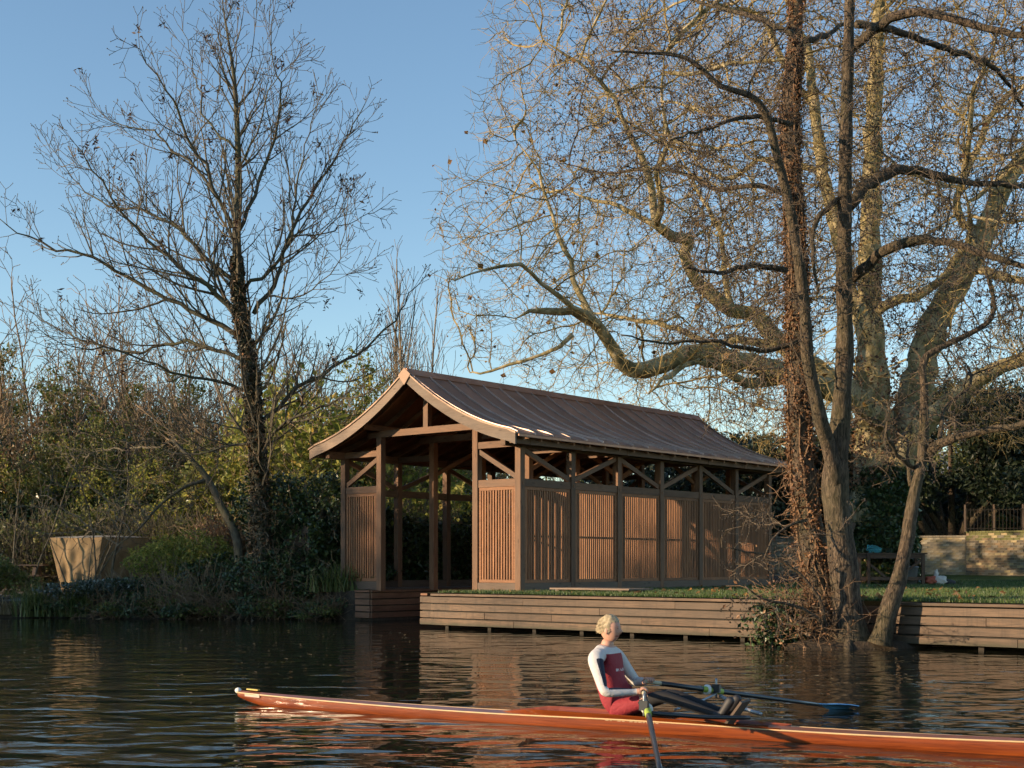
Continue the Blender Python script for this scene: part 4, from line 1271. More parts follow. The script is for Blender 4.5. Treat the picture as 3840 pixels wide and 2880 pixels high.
    dirs = norm(np.stack([nr.normal(-0.3, 0.6, ms), nr.normal(-0.2, 0.4, ms), nr.uniform(0.0, 1.0, ms)], -1))
    P0, P1, R0, R1, _ = twiglets(b0, dirs, nr, 2, 0.7, 0.006, crook=0.35, seg=4)
    V, Q = tubes(P0, P1, R0, R1, 3); g = Geo(); g.add(V, Q); g.build('brush_twigs', M['vine'], t)['kind'] = 'stuff'
    m = 1300
    C = np.stack([nr.normal(-1.25, 0.22, m), nr.normal(0.35, 0.25, m), nr.uniform(0.0, 0.75, m)], -1)
    C[:, 1] = -0.05 - 0.6 * (C[:, 0] + 1.3) * 0 + nr.normal(0, .12, m)
    V, T = leaves(C, 0.06, nr); g = Geo(); g.add(V, None, T); g.build('ivy', M['ivy'], t)
    print('alder', len(N), len(pick))
M['vine'] = bark('dry vine stem', [(0.3, (0.10, 0.06, 0.035)), (0.7, (0.24, 0.15, 0.085))], (3, 3, 3))
build_alder()
# ------------------------------------------------------------------ thicket, hedges, shrubs
def lumps(n, centers, radii, nr, shell=0.55):
    """points in a few overlapping uneven lumps, mostly near their skins"""
    centers = np.asarray(centers, float); radii = np.asarray(radii, float)
    vol = radii.prod(1) ** (2 / 3); k = nr.choice(len(centers), n, p=vol / vol.sum())
    d = norm(nr.normal(size=(n, 3)))
    bumpy = 1 + 0.18 * np.sin(d[:, 0] * 5 + k) * np.sin(d[:, 2] * 6 + 2 * k) + 0.10 * np.sin(d[:, 1] * 11)
    rad = (shell + (1 - shell) * nr.random(n) ** 0.6) * bumpy
    return centers[k] + d * radii[k] * rad[:, None]

def bush_mesh(name, seed, w, dpt, h, nleaf, size, mat, ntwig=250, twig_mat='thicket_twig', nl=9, twig_len=0.7, shell=0.5):
    """returns two meshes (foliage, stems) with the base at the origin"""
    nr = np.random.default_rng(seed)
    c, r = [], []
    for i in range(nl):
        a = nr.uniform(-1, 1, 3)
        q = nr.uniform(0.12, 0.80)
        c.append((a[0] * w * 0.5 * (1 - 0.5 * q), a[1] * dpt * 0.5 * (1 - 0.4 * q), q * h)); f = nr.uniform(0.22, 0.38)
        r.append((w * f, dpt * f, min(h * f * 0.9, q * h + 0.05)))
    C = lumps(nleaf, c, r, nr, shell)
    C = C[C[:, 2] > 0.02]
    V, T = leaves(C, size, nr)
    fol = mesh_np('foliage', V, None, T)
    fol.materials.append(mat)
    g = Geo()
    b0 = C[nr.integers(0, len(C), ntwig)] * np.array([0.7, 0.7, 0.75])
    hd = norm(b0 - np.array([0, 0, -h * 0.2]))
    P0, P1, R0, R1, _ = twiglets(b0, hd, nr, 1, twig_len, 0.008, crook=0.35, up=0.15, seg=4)
    V, Q = tubes(P0, P1, R0, R1, 3); g.add(V, Q)
    for i in range(6):
        a = nr.uniform(0, 6.28); e = np.array([math.cos(a) * w * .3, math.sin(a) * dpt * .3, h * .7])
        p, rr = catmull(np.array([[0, 0, -0.1], e * 0.4 + nr.normal(size=3) * .1, e]), [0.03, 0.02, 0.008], 0.3)
        V, Q, T = sweep(p, rr, 4); g.add(V, Q, T)
    V = np.concatenate(g.V); st = mesh_np('stems', V, np.concatenate(g.Q), np.concatenate(g.T))
    st.materials.append(M[twig_mat])
    return fol, st

_seen = {}
def fresh(label):
    k = _seen.get(label, 0); _seen[label] = k + 1
    return label if k == 0 else label + (', further right' if k == 1 else ', third from left' if k == 2 else ', fourth from left' if k == 3 else ', rightmost')
def bush(name, meshes, loc, label, cat='bush', rz=0.0, sc=(1, 1, 1), group=None):
    t = empty(name, loc, rz, label, cat, group)
    t.scale = sc
    o = bpy.data.objects.new('foliage', meshes[0]); link(o, t)
    o = bpy.data.objects.new('stems', meshes[1]); link(o, t); o['kind'] = 'stuff'
    return t

def thicket_meshes(seed, h, nst, twig_mat, spread=0.25, prm=None, leaf=None, nleaf=0, lsize=0.07, ivy=0):
    rng = random.Random(seed); nr = np.random.default_rng(seed)
    out = {i: [] for i in range(5)}; out['tips'] = []
    prm = prm or dict(levels=4, seg=[0.5, 0.4, 0.28, 0.2], up=[0.03, 0.10, 0.10, 0.06], wig=[0.10, 0.16, 0.19, 0.2], space=[0.34, 0.34, 0.32], bare=[0.22, 0.12, 0.1, 0.1],
                      angle=[0.6, 0.65, 0.7], ratio=[0.40, 0.42, 0.45], minlen=[0.5, 0.3, 0.18], rr=[0.5, 0.6, 0.7], rmin=0.0085)
    starts = [0]
    for i in range(nst):
        a = rng.uniform(0, 6.28); q = spread * rng.uniform(0.2, 1)
        d = Vector((math.cos(a) * q, math.sin(a) * q, 1)).normalized()
        grow(rng, Vector((math.cos(a) * 0.4 * rng.random(), math.sin(a) * 0.4 * rng.random(), -0.1)), d, h * rng.uniform(0.72, 1.0), 0.0085 * h * rng.uniform(0.5, 1.0), 0, out, prm)
        starts.append(len(out[0]))
    gs = grown_geo(out, 4, [6, 4, 3, 3])
    stems = []
    s0 = np.array(out[0])
    for i in range(nst):
        q = s0[starts[i]:starts[i + 1]]
        V, Q, T = sweep(np.concatenate([q[:1, :3], q[:, 3:6]]), np.concatenate([q[:1, 6], q[:, 7]]), 6)
        stems.append(mesh_np('trunk', V, Q, T, True))
    g = Geo()
    for x in gs[1:]:
        if x: g.add(*x)
    crown = mesh_np('crown', np.concatenate(g.V), np.concatenate(g.Q))
    crown.materials.append(M[twig_mat])
    for s_ in stems: s_.materials.append(M[twig_mat])
    res = [('trunk', s_) for s_ in stems] + [('crown', crown)]
    if nleaf:
        tips = np.concatenate([np.array(out[l])[:, 3:6] for l in (1, 2, 3) if out[l]])
        C = tips[nr.integers(0, len(tips), nleaf)] + nr.normal(size=(nleaf, 3)) * 0.10
        V, T = leaves(C, lsize, nr); me = mesh_np('foliage', V, None, T); me.materials.append(leaf); res.append(('foliage', me))
    if ivy:
        st = np.array(out[0]); st = st[st[:, 2] < h * 0.62]
        C = st[nr.integers(0, len(st), ivy)][:, :3] + nr.normal(size=(ivy, 3)) * np.array([0.26, 0.26, 0.25])
        V, T = leaves(C, 0.10, nr); me = mesh_np('ivy', V, None, T); me.materials.append(M['ivy']); res.append(('ivy', me))
    return res

def plant_tree(name, meshes, loc, label, rz=0.0, sc=1.0, group=None, cat='tree'):
    t = empty(name, loc, rz, label, cat, group)
    t.scale = (sc, sc, sc)
    for nm, me in meshes:
        link(bpy.data.objects.new(nm, me), t)
    return t

def at(px, d):
    x = (px - 512) / FPX * d
    return (x, d, gz(x, d))

# --- bare and half-leafed trees behind the left bank
TK = [thicket_meshes(101, 8.5, 5, 'thicket_twig', 0.30, ivy=0),
      thicket_meshes(102, 7.8, 4, 'thicket_twig', 0.28, leaf=M['brown_leaf'], nleaf=900, lsize=0.07, ivy=2600),
      thicket_meshes(103, 6.5, 6, 'thicket_twig', 0.40, leaf=M['green_leaf'], nleaf=7000, lsize=0.095),
      thicket_meshes(104, 7.0, 4, 'thicket_twig', 0.35, leaf=M['mixed_leaf'], nleaf=7000, lsize=0.095, ivy=2500)]
KIND = ['bare brown thicket tree standing behind the left bank', 'bare thicket tree with ivy clad stems behind the left bank',
        'multi stemmed tree with yellow green leaves behind the left bank', 'leggy tree with tired green leaves behind the left bank']
NAMES = ['thicket_tree', 'ivy_clad_tree', 'leafy_thicket_tree', 'leggy_tree']
rt = random.Random(77)
spots = [  # px, depth, kind, scale
    (-30, 47, 0, 1.05), (12, 44, 1, 0.92), (55, 48, 0, 1.0), (95, 45, 3, 0.9), (130, 49, 1, 1.05), (165, 46, 0, 0.9), (200, 50, 1, 0.95), (235, 47, 3, 0.78),
    (290, 49, 0, 0.80), (330, 47, 2, 0.80), (370, 50, 0, 0.85), (30, 54, 0, 1.15), (115, 56, 0, 1.1), (180, 57, 0, 1.05), (260, 56, 0, 0.95), (350, 56, 0, 1.0), (420, 54, 2, 0.82), (450, 57, 0, 0.85),
    (10, 42, 3, 0.62), (75, 43, 2, 0.66), (150, 43, 2, 0.72), (195, 42, 3, 0.58), (225, 43, 2, 0.62), (285, 42, 2, 0.8), (318, 44, 2, 0.9), (292, 44, 0, 1.05), (330, 45, 0, 1.0), (270, 45, 0, 1.1), (355, 48, 0, 0.9), (350, 46, 2, 0.9), (390, 50, 2, 0.95), (300, 52, 1, 0.85), (-10, 50, 3, 1.0),
    (80, 52, 1, 1.0), (145, 53, 0, 1.1), (220, 54, 0, 1.0), (60, 58, 0, 1.2), (0, 60, 0, 1.25), (310, 60, 0, 1.0)]
def zone(px):
    for lim, z in ((38, 'behind the picnic bench'), (105, 'above the covered stack'), (150, 'right of the covered stack'), (205, 'above the leaning stem'), (250, 'just left of the ash trunk'), (300, 'just right of the ash trunk'), (345, 'between the ash and the gable'), (1e9, 'behind the gable of the boathouse')):
        if px < lim: return z
def row(d):
    return 'front row' if d < 44.5 else 'second row' if d < 48.5 else 'third row' if d < 52 else 'fourth row' if d < 56.5 else 'rearmost row'
WHAT = ['bare brown tree', 'bare tree with ivy clad stems', 'yellow green leafy tree', 'leggy tired green tree']
for px, d, kd, s in sorted(spots):
    plant_tree(NAMES[kd], TK[kd], at(px, d), fresh(WHAT[kd] + ' in the ' + row(d) + ' ' + zone(px)), rt.uniform(0, 6.28), s * (1.28 if d > 45.5 else 1.05) * rt.uniform(0.93, 1.06), 'thicket behind the left bank')
# the pale fan of upright stems behind the roof ridge
FAN = thicket_meshes(120, 14.2, 5, 'pale_twig', 0.12, prm=dict(levels=3, seg=[0.7, 0.5, 0.35], up=[0.02, 0.16, 0.14], wig=[0.03, 0.05, 0.06], space=[0.42, 0.5], bare=[0.30, 0.12, 0.1],
                     angle=[0.42, 0.45], ratio=[0.42, 0.35], minlen=[0.6, 0.4], rr=[0.45, 0.6], rmin=0.010))
plant_tree('slender_tree', FAN, at(409, 52), 'slender tree of pale upright rods rising behind the roof peak', 0.4, 0.93)

# --- evergreen and leafy masses
BA = bush_mesh('bush', 201, 3.2, 2.6, 2.6, 6500, 0.10, M['ivy'], 200)
BB = bush_mesh('bush', 202, 3.0, 2.4, 2.8, 5200, 0.095, M['green_leaf'], 420)
BC = bush_mesh('bush', 203, 3.4, 2.6, 2.4, 6000, 0.09, M['mixed_leaf'], 380)
dark = 'dark ivy smothered bush at the back of the left bank'
gre = 'yellow green bush in the thicket behind the left bank'
mix = 'dull green bush in the thicket behind the left bank'
for px, d, s, mset, lab, nm in [(0, 42, 1.15, BA, dark, 'ivy_bush'), (40, 43, 1.3, BA, dark, 'ivy_bush'), (95, 44, 1.35, BA, dark, 'ivy_bush'), (150, 43, 1.25, BA, dark, 'ivy_bush'), (200, 43, 1.2, BA, dark, 'ivy_bush'), (240, 42, 1.15, BA, dark, 'ivy_bush'), (275, 43, 1.2, BA, dark, 'ivy_bush'), (-25, 44, 1.4, BA, dark, 'ivy_bush'), (125, 46, 1.5, BA, dark, 'ivy_bush'), (65, 48, 1.6, BA, dark, 'ivy_bush'),
                           (150, 40.5, 0.95, BB, gre, 'leafy_bush'), (185, 41, 1.0, BB, gre, 'leafy_bush'), (290, 44, 1.35, BB, gre, 'leafy_bush'), (325, 46, 1.5, BB, gre, 'leafy_bush'), (365, 48, 1.45, BB, gre, 'leafy_bush'), (400, 50, 1.4, BB, gre, 'leafy_bush'), (305, 49, 1.9, BB, gre, 'leafy_bush'), (345, 52, 2.0, BB, gre, 'leafy_bush'), (272, 41, 1.25, BB, gre, 'leafy_bush'), (300, 40.5, 1.5, BB, gre, 'leafy_bush'), (322, 41.5, 2.25, BB, gre, 'leafy_bush'), (120, 40.8, 0.85, BB, gre, 'leafy_bush'), (232, 44.5, 1.5, BB, gre, 'leafy_bush'), (60, 45.5, 1.5, BB, gre, 'leafy_bush'),
                           (25, 40.5, 0.85, BC, mix, 'dull_bush'), (110, 42, 1.2, BC, mix, 'dull_bush'), (215, 40.5, 1.0, BC, mix, 'dull_bush'), (165, 46, 1.6, BC, mix, 'dull_bush'), (250, 46, 1.7, BC, mix, 'dull_bush'), (430, 53, 1.5, BC, mix, 'dull_bush')]:
    bush(nm, mset, at(px, d), fresh(lab.split(' in the')[0].split(' at the')[0] + ' in the ' + row(d) + ' ' + zone(px)), 'bush', rt.uniform(0, 6.28), (s, s, s * rt.uniform(0.85, 1.1)), group='bushes in the left thicket')

# --- dark clipped hedge along the left side of the boathouse
def build_hedge():
    nr = np.random.default_rng(301)
    t = empty('ivy_hedge', tuple(W(-7.5, 1, 0.7)), BROT, 'dark ivy covered hedge seen through the open boathouse', 'hedge')
    m = 24000
    u = nr.uniform(-0.75, 0.75, m); v = nr.uniform(-1.4, 13.5, m)
    top = 1.95 + 0.18 * np.sin(v * 1.3) + 0.12 * np.sin(v * 3.7 + 1)
    face = nr.random(m)
    z = nr.random(m) * top
    u = np.where(face < 0.62, 0.72 + 0.14 * np.sin(v * 2.1 + z * 3) + nr.normal(size=m) * 0.07, u)
    z = np.where(face > 0.80, top + nr.normal(size=m) * 0.09, z)
    V, T = leaves(np.stack([u, v, z], -1), 0.10, nr); g = Geo(); g.add(V, None, T); g.build('foliage', M['ivy'], t)
    # an added box hidden inside the foliage, blocking light that would leak through
    p = np.array([[-0.45, -1.1, 0], [0.5, -1.1, 0], [0.5, 13.2, 0], [-0.45, 13.2, 0]])
    V = np.concatenate([p, p + np.array([0, 0, 1.7])])
    poly('light_block', V, [(0, 1, 5, 4), (1, 2, 6, 5), (2, 3, 7, 6), (3, 0, 4, 7), (4, 5, 6, 7)], M['oldwood'], t)
    # wispy shoots on top
    ms = 260
    b0 = np.stack([nr.uniform(-.5, .7, ms), nr.uniform(-1, 13, ms), np.full(ms, 1.9)], -1)
    P0, P1, R0, R1, tp = twiglets(b0, np.tile([0, 0, 1.0], (ms, 1)), nr, 2, 0.9, 0.008, up=0.3, crook=0.3, seg=3)
    V, Q = tubes(P0, P1, R0, R1, 3); g = Geo(); g.add(V, Q); g.build('shoots', M['thicket_twig'], t)['kind'] = 'stuff'
    C = np.repeat(tp, 4, axis=0) + nr.normal(size=(len(tp) * 4, 3)) * 0.12
    V, T = leaves(C, 0.10, nr); g = Geo(); g.add(V, None, T); g.build('shoot_leaves', M['green_leaf'], t)['kind'] = 'stuff'
build_hedge()

# --- plants along the left waterline
def mound(name, label, px, d, w, h, dpt, n, size, mat, seed, cat='bush', twigs=60, zoff=0.0, tw='thicket_twig', tl=0.5):
    ms = bush_mesh(name, seed, w, dpt, h, n, size, mat, twigs, tw, 10, tl, 0.6)
    x = (px - 512) / FPX * d
    return bush(name, ms, (x, d, max(gz(x, d), 0.0) + zoff - 0.05), label, cat)
mound('bramble_mound', 'low frosted bramble mound hanging over the water near the sedges', 112, 35.0, 2.6, 0.62, 1.5, 7000, 0.062, M['frost_leaf'], 401, twigs=120)
mound('bramble_mound', 'small dark bramble lump right of the frosted bramble mound', 142, 35.0, 1.9, 0.6, 1.3, 3600, 0.06, M['ivy'], 402, twigs=120)
mound('variegated_shrub', 'rounded sunlit yellow green shrub beside the covered stack', 186, 35.6, 2.6, 1.75, 1.9, 9000, 0.065, M['green_leaf'], 403, twigs=300)
mound('ivy_mound', 'dark ivy mound between the yellow shrub and the ash trunk', 226, 35.2, 1.9, 1.5, 1.6, 6000, 0.075, M['ivy'], 404, twigs=200)
mound('ivy_thicket', 'tall dark ivy thicket filling the bank beside the boathouse', 308, 35.4, 3.1, 3.3, 2.4, 17000, 0.085, M['ivy'], 405, twigs=420, tl=1.0)
mound('ivy_thicket', 'lower dark ivy thicket between the ash trunk and the slip', 288, 34.6, 2.4, 1.5, 1.4, 7000, 0.075, M['ivy'], 406, twigs=350, tl=0.9)
mound('water_edge_scrub', 'dark scrub at the water under the ivy thicket left of the slip', 335, 34.2, 1.9, 1.1, 1.3, 4500, 0.065, M['ivy'], 407, twigs=300, tl=0.7)
mound('water_edge_scrub', 'twiggy brown scrub overhanging the water left of the ash', 205, 34.5, 3.0, 0.75, 1.2, 1800, 0.05, M['mixed_leaf'], 408, twigs=700, tl=0.9)
mound('bank_bush', 'dark bush at the far left end of the bank by the picnic bench', -6, 36.0, 2.2, 1.2, 1.6, 5000, 0.07, M['mixed_leaf'], 409, twigs=200)
mound('tall_bramble', 'brown leafed bramble climbing behind the yellow shrub', 215, 37.6, 2.4, 2.2, 1.6, 2600, 0.07, M['dead_ivy'], 410, twigs=900, tl=1.1)
mound('tall_bramble', 'twiggy grey bramble tangle behind the covered stack', 150, 39.6, 4.6, 2.4, 1.6, 3000, 0.07, M['mixed_leaf'], 411, twigs=1500, tl=1.3, tw='ash_twig')
mound('tall_bramble', 'twiggy bramble tangle over the hedge left of the boathouse', 300, 37.6, 3.2, 4.0, 1.8, 2600, 0.075, M['green_leaf'], 412, twigs=1300, tl=1.3, tw='ash_twig')
mound('tall_bramble', 'twiggy bramble tangle behind the picnic bench', 20, 40.0, 4.4, 2.6, 1.6, 3000, 0.07, M['mixed_leaf'], 413, twigs=1200, tl=1.3, tw='ash_twig')

LOWS = [bush_mesh('low', 421, 1.7, 0.9, 0.55, 2200, 0.055, M['ivy'], 160, 'thicket_twig', 8, 0.5, 0.5), bush_mesh('low', 422, 1.8, 0.9, 0.5, 1500, 0.055, M['mixed_leaf'], 300, 'vine', 8, 0.6, 0.4)]
for k, px in enumerate((62, 100, 132, 160, 192, 222, 246, 283, 305, 328, 350)):
    x = (px - 512) / FPX * 33.9
    dd = AY + (x - AX) * (BY - AY) / (BX - AX) + 0.28
    bush('waterline_scrub', LOWS[k % 2], (x, dd, 0.02), ('low brown scrub' if k % 2 else 'low dark ivy') + ' trailing into the water ' + ('below the covered stack', 'below the frosted bramble', 'right of the frosted bramble', 'below the yellow shrub', 'under the twiggy scrub', 'left of the ash foot', 'at the ash foot', 'right of the ash foot', 'below the ivy thicket', 'near the slip', 'beside the slip corner')[k], 'scrub', k * 1.9, (1, 1, 0.8 + 0.12 * (k % 4)), 'scrub along the left waterline')
def sedge(label, px, d, n, L, seed, spread=0.3, mat='sedge', zz=None):
    nr = np.random.default_rng(seed)
    x = (px - 512) / FPX * d
    z0 = max(gz(x, d), 0.0) if zz is None else zz
    g = Geo()
    k = 5
    for i in range(n):
        a = nr.uniform(0, 6.283); l = L * nr.uniform(0.6, 1.1); lean = nr.uniform(0.15, 0.9)
        b = np.array([nr.normal() * spread * .5, nr.normal() * spread * .4, 0.0])
        t = np.linspace(0, 1, k + 1)
        hx = l * lean * t ** 1.6 * 0.9; hz = l * (t - lean * 0.62 * t ** 2.6)
        c = np.stack([b[0] + np.cos(a) * hx, b[1] + np.sin(a) * hx, hz], -1)
        wd = 0.017 * (1 - t) + 0.002
        s = np.array([-math.sin(a), math.cos(a), 0])
        V = np.concatenate([c + s * wd[:, None], c - s * wd[:, None]])
        Q = [(j, j + 1, k + 2 + j, k + 1 + j) for j in range(k)]
        g.add(V, Q)
    o = g.build('sedge_clump', M[mat], None)
    o.location = (x, d, z0 - 0.03)
    tag(o, label, 'sedge', 'sedges on the left bank')
    return o
M['sedge'] = leaf_mat('sedge blade', [(0.0, (0.06, 0.085, 0.022)), (0.6, (0.13, 0.165, 0.048)), (1.0, (0.26, 0.24, 0.10))], 0.25)
M['straw'] = leaf_mat('dry straw blade', [(0.0, (0.14, 0.10, 0.05)), (1.0, (0.32, 0.25, 0.14))], 0.25)
sedge('big green sedge clump arching over the water by the frosty bank', 40, 34.8, 340, 1.15, 501, 0.5)
sedge('upright sedge clump between the big sedge and the frosted bramble', 76, 34.6, 260, 1.2, 502, 0.35)
sedge('small dry sedge tuft at the left end of the waterline', 6, 34.9, 120, 0.6, 503, 0.4, 'straw')
sedge('dark grassy tuft at the waters edge beside the slip', 352, 33.6, 200, 0.95, 504, 0.5)
sedge('trailing sedge tuft below the ivy near the slip', 330, 33.7, 150, 0.8, 505, 0.5)
sedge('dry grass stalks in front of the covered stack', 120, 36.0, 60, 1.5, 506, 0.7, 'straw')
# a leaning dead stem beside the ash
nr = np.random.default_rng(9)
p, r = trace([(240, 600), (237, 540), (222, 508), (207, 478), (190, 458), (172, 440)], [34.6, 35.6], [0.13, 0.12, 0.105, 0.085, 0.06, 0.03], 0.2)
p2, r2 = trace([(207, 480), (185, 487), (160, 505), (140, 528), (118, 545)], [35.2, 34.4], [0.05, 0.045, 0.035, 0.025, 0.012], 0.2)
lt = empty('leaning_tree', tuple(p[0]), 0, 'leaning mossy stem sloping left behind the ash trunk', 'tree')
g = Geo()
for q, rr in ((p, r), (p2, r2)):
    V, Q, T = sweep(q - p[0], rr, 8, 0.06, nr); g.add(V, Q, T)
g.build('trunk', M['ash_bark'], lt, True)
sd = np.concatenate([p[4:], p2[2:]])
A = np.stack([nr.uniform(-13, -7.5, 260), nr.uniform(34, 37.5, 260), nr.uniform(2.0, 5.0, 260)], -1)
N, par = colonize(sd, None, A, 0.2, 4, 0.3, 40, nr, 0.35, 0.02)
rr = pipe_radii(N, par, len(sd), 0.008, 2.3)
thick, thin = branch_geo(N, par, rr, len(sd), 1.0)
sm = np.arange(len(sd), len(N))
P0, P1, R0, R1, _ = twiglets(N[sm], norm(N[sm] - N[par[sm]]), nr, 1, 0.5, 0.0075, sag=0.05, seg=3)
V, Q = tubes(P0, P1, R0, R1, 3); thin.add(V, Q)
for V in thin.V: V -= p[0].astype(np.float32)
thin.build('crown', M['ash_twig'], lt)
# bare saplings in front of the covered stack
for px, dd, hh, sd_, lab in ((84, 36.2, 3.6, 61, 'spindly bare sapling in front of the covered stack'), (96, 36.0, 5.2, 62, 'taller straight bare sapling in front of the covered stack'), (25, 37, 4.6, 63, 'bare sapling near the picnic bench')):
    ms = thicket_meshes(sd_, hh, 2 if sd_ != 61 else 5, 'ash_twig', 0.25 if sd_ != 61 else 0.6, prm=dict(levels=3, seg=[0.25, 0.2, 0.15], up=[0.02, 0.08, 0.08], wig=[0.05, 0.08, 0.1], space=[0.45, 0.35], bare=[0.25, 0.15, 0.1], angle=[0.55, 0.6], ratio=[0.3, 0.35], minlen=[0.25, 0.15], rr=[0.55, 0.7], rmin=0.007))
    plant_tree('bare_sapling', ms, at(px, dd), lab, 0, 1.0, 'saplings on the left bank')

# --- right: dark yews beyond the brick wall, and more trees behind
def build_yew(label, px, d, w, h, seed, n=16000):
    nr = np.random.default_rng(seed)
    x = (px - 512) / FPX * d; z0 = gz(x, d)
    t = empty('yew_tree', (x, d, z0), 0, label, 'tree', 'dark evergreens beyond the brick wall')
    g = Geo()
    cs, rs = [], []
    for i in range(15):
        a = nr.uniform(0, 6.28); l = nr.uniform(0.25, 0.5) * w; zz = nr.uniform(0.38, 0.95) * h
        e = np.array([math.cos(a) * l, math.sin(a) * l, zz])
        p, r = catmull(np.array([[0, 0, 0.0], [e[0] * .25, e[1] * .25, h * .22], [e[0] * .6, e[1] * .6, zz * 0.75], e]), [0.22, 0.16, 0.09, 0.03], 0.4)
        V, Q, T = sweep(p, r, 6, 0.08, nr); g.add(V, Q, T)
        cs.append(e); rs.append((w * nr.uniform(.14, .24), w * nr.uniform(.14, .24), h * nr.uniform(.09, .16)))
    g.build('trunk', M['alder_bark'], t, True)
    C = lumps(n, cs, rs, nr, 0.35)
    V, T = leaves(C, 0.16, nr, 0.0, 2.2); g = Geo(); g.add(V, None, T); g.build('crown', M['yew'], t)
build_yew('broad dark yew spreading over the pale brick wall', 953, 55, 8.5, 7.2, 601, 22000)
build_yew('dark yew beyond the old brick wall at the right edge', 1045, 58, 9.0, 8.0, 602, 20000)
build_yew('dark evergreen between the plane trunk and the boathouse end', 800, 60, 7.0, 6.2, 603, 12000)
build_yew('low evergreen behind the foot of the plane tree', 868, 62, 7.0, 6.6, 604, 12000)
build_yew('dark evergreen seen under the eaves of the middle boathouse bays', 655, 58, 8.0, 6.0, 605, 10000)
build_yew('dark evergreen seen under the far eaves of the boathouse', 735, 57, 8.0, 6.2, 606, 10000)
RG = [(770, 66, 2, 0.85), (830, 68, 0, 1.0), (905, 68, 2, 1.0), (960, 66, 3, 1.25), (1000, 70, 2, 1.35), (1050, 66, 3, 1.3), (1030, 72, 0, 1.4), (930, 74, 0, 1.35), (740, 64, 2, 0.75), (700, 66, 0, 0.85), (655, 64, 2, 0.72), (600, 66, 2, 0.8), (560, 62, 0, 0.85), (520, 64, 2, 0.9), (480, 60, 0, 0.9), (860, 75, 0, 1.2)]
RL = {2: 'leafy yellow green tree in the far gardens', 0: 'bare brown tree in the far gardens', 3: 'dull green tree beyond the yews'}
for px, d, kd, s in sorted(RG):
    plant_tree(NAMES[kd], TK[kd], at(px, d), fresh(RL[kd] + (', over the ridge' if px < 600 else ', over the far eaves' if px < 790 else ', right of the alder' if px > 870 else ', behind the alder')), rt.uniform(0, 6.28), s, 'trees in the far gardens')
for px, d, s in ((470, 58, 1.6), (520, 60, 1.6), (575, 62, 1.5), (640, 62, 1.5), (700, 64, 1.5), (755, 62, 1.5), (820, 70, 1.8), (900, 72, 1.8), (985, 74, 2.0), (1060, 74, 2.2), (455, 66, 2.2), (620, 72, 2.2)):
    bush('far_bush', BC if s < 1.8 else BA, at(px, d), 'bush in the far gardens ' + ('under the slate roof', 'over the front of the ridge', 'over the middle of the ridge', 'over the far half of the ridge', 'over the far eaves', 'beside the far boathouse corner', 'behind the alder trunks', 'behind the plane trunk', 'behind the broad yew', 'behind the right edge yew', 'beside the slate house', 'far behind the ridge')[[470, 520, 575, 640, 700, 755, 820, 900, 985, 1060, 455, 620].index(px)], 'bush', rt.uniform(0, 6.28), (s * 1.3, s, s), 'bushes in the far gardens')

# --- the wood along the near bank upstream: out of frame, its shade falls across the left bank

def sun_at(a, w):
    """plan position a metres along the light and w metres across it"""
    x, y = SUN_TRAVEL.x * a - SUN_TRAVEL.y * w, SUN_TRAVEL.y * a + SUN_TRAVEL.x * w
    return (x, y, 0.3)
for k, (a, w, kd, s) in enumerate([(-46, 31.2, 1, 1.6), (-48, 33.0, 1, 1.7), (-45, 34.6, 3, 1.75), (-47, 35.6, 1, 1.5), (-52, 34.6, 1, 1.8), (-52, 32.0, 1, 1.7), (-49, 29.3, 1, 1.45), (-52, 26.5, 0, 1.5), (-50, 23.5, 0, 1.25), (-55, 44.5, 0, 1.5), (-53, 19.5, 0, 1.2)]):
    plant_tree('upstream_tree', TK[kd], sun_at(a, w + 0.8), 'tree on the near bank upstream, outside the picture', k * 1.3, s, 'trees upstream on the near bank')
for k, (a, w, s) in enumerate([(-47, 32.0, 2.0), (-47, 34.0, 2.2), (-48, 35.4, 1.7), (-50, 33, 2.3)]):
    bush('upstream_bush', BA, sun_at(a, w + 0.9), 'ivy bush on the near bank upstream, outside the picture', 'bush', k * 2.0, (s, s, s * 2.15), 'trees upstream on the near bank')
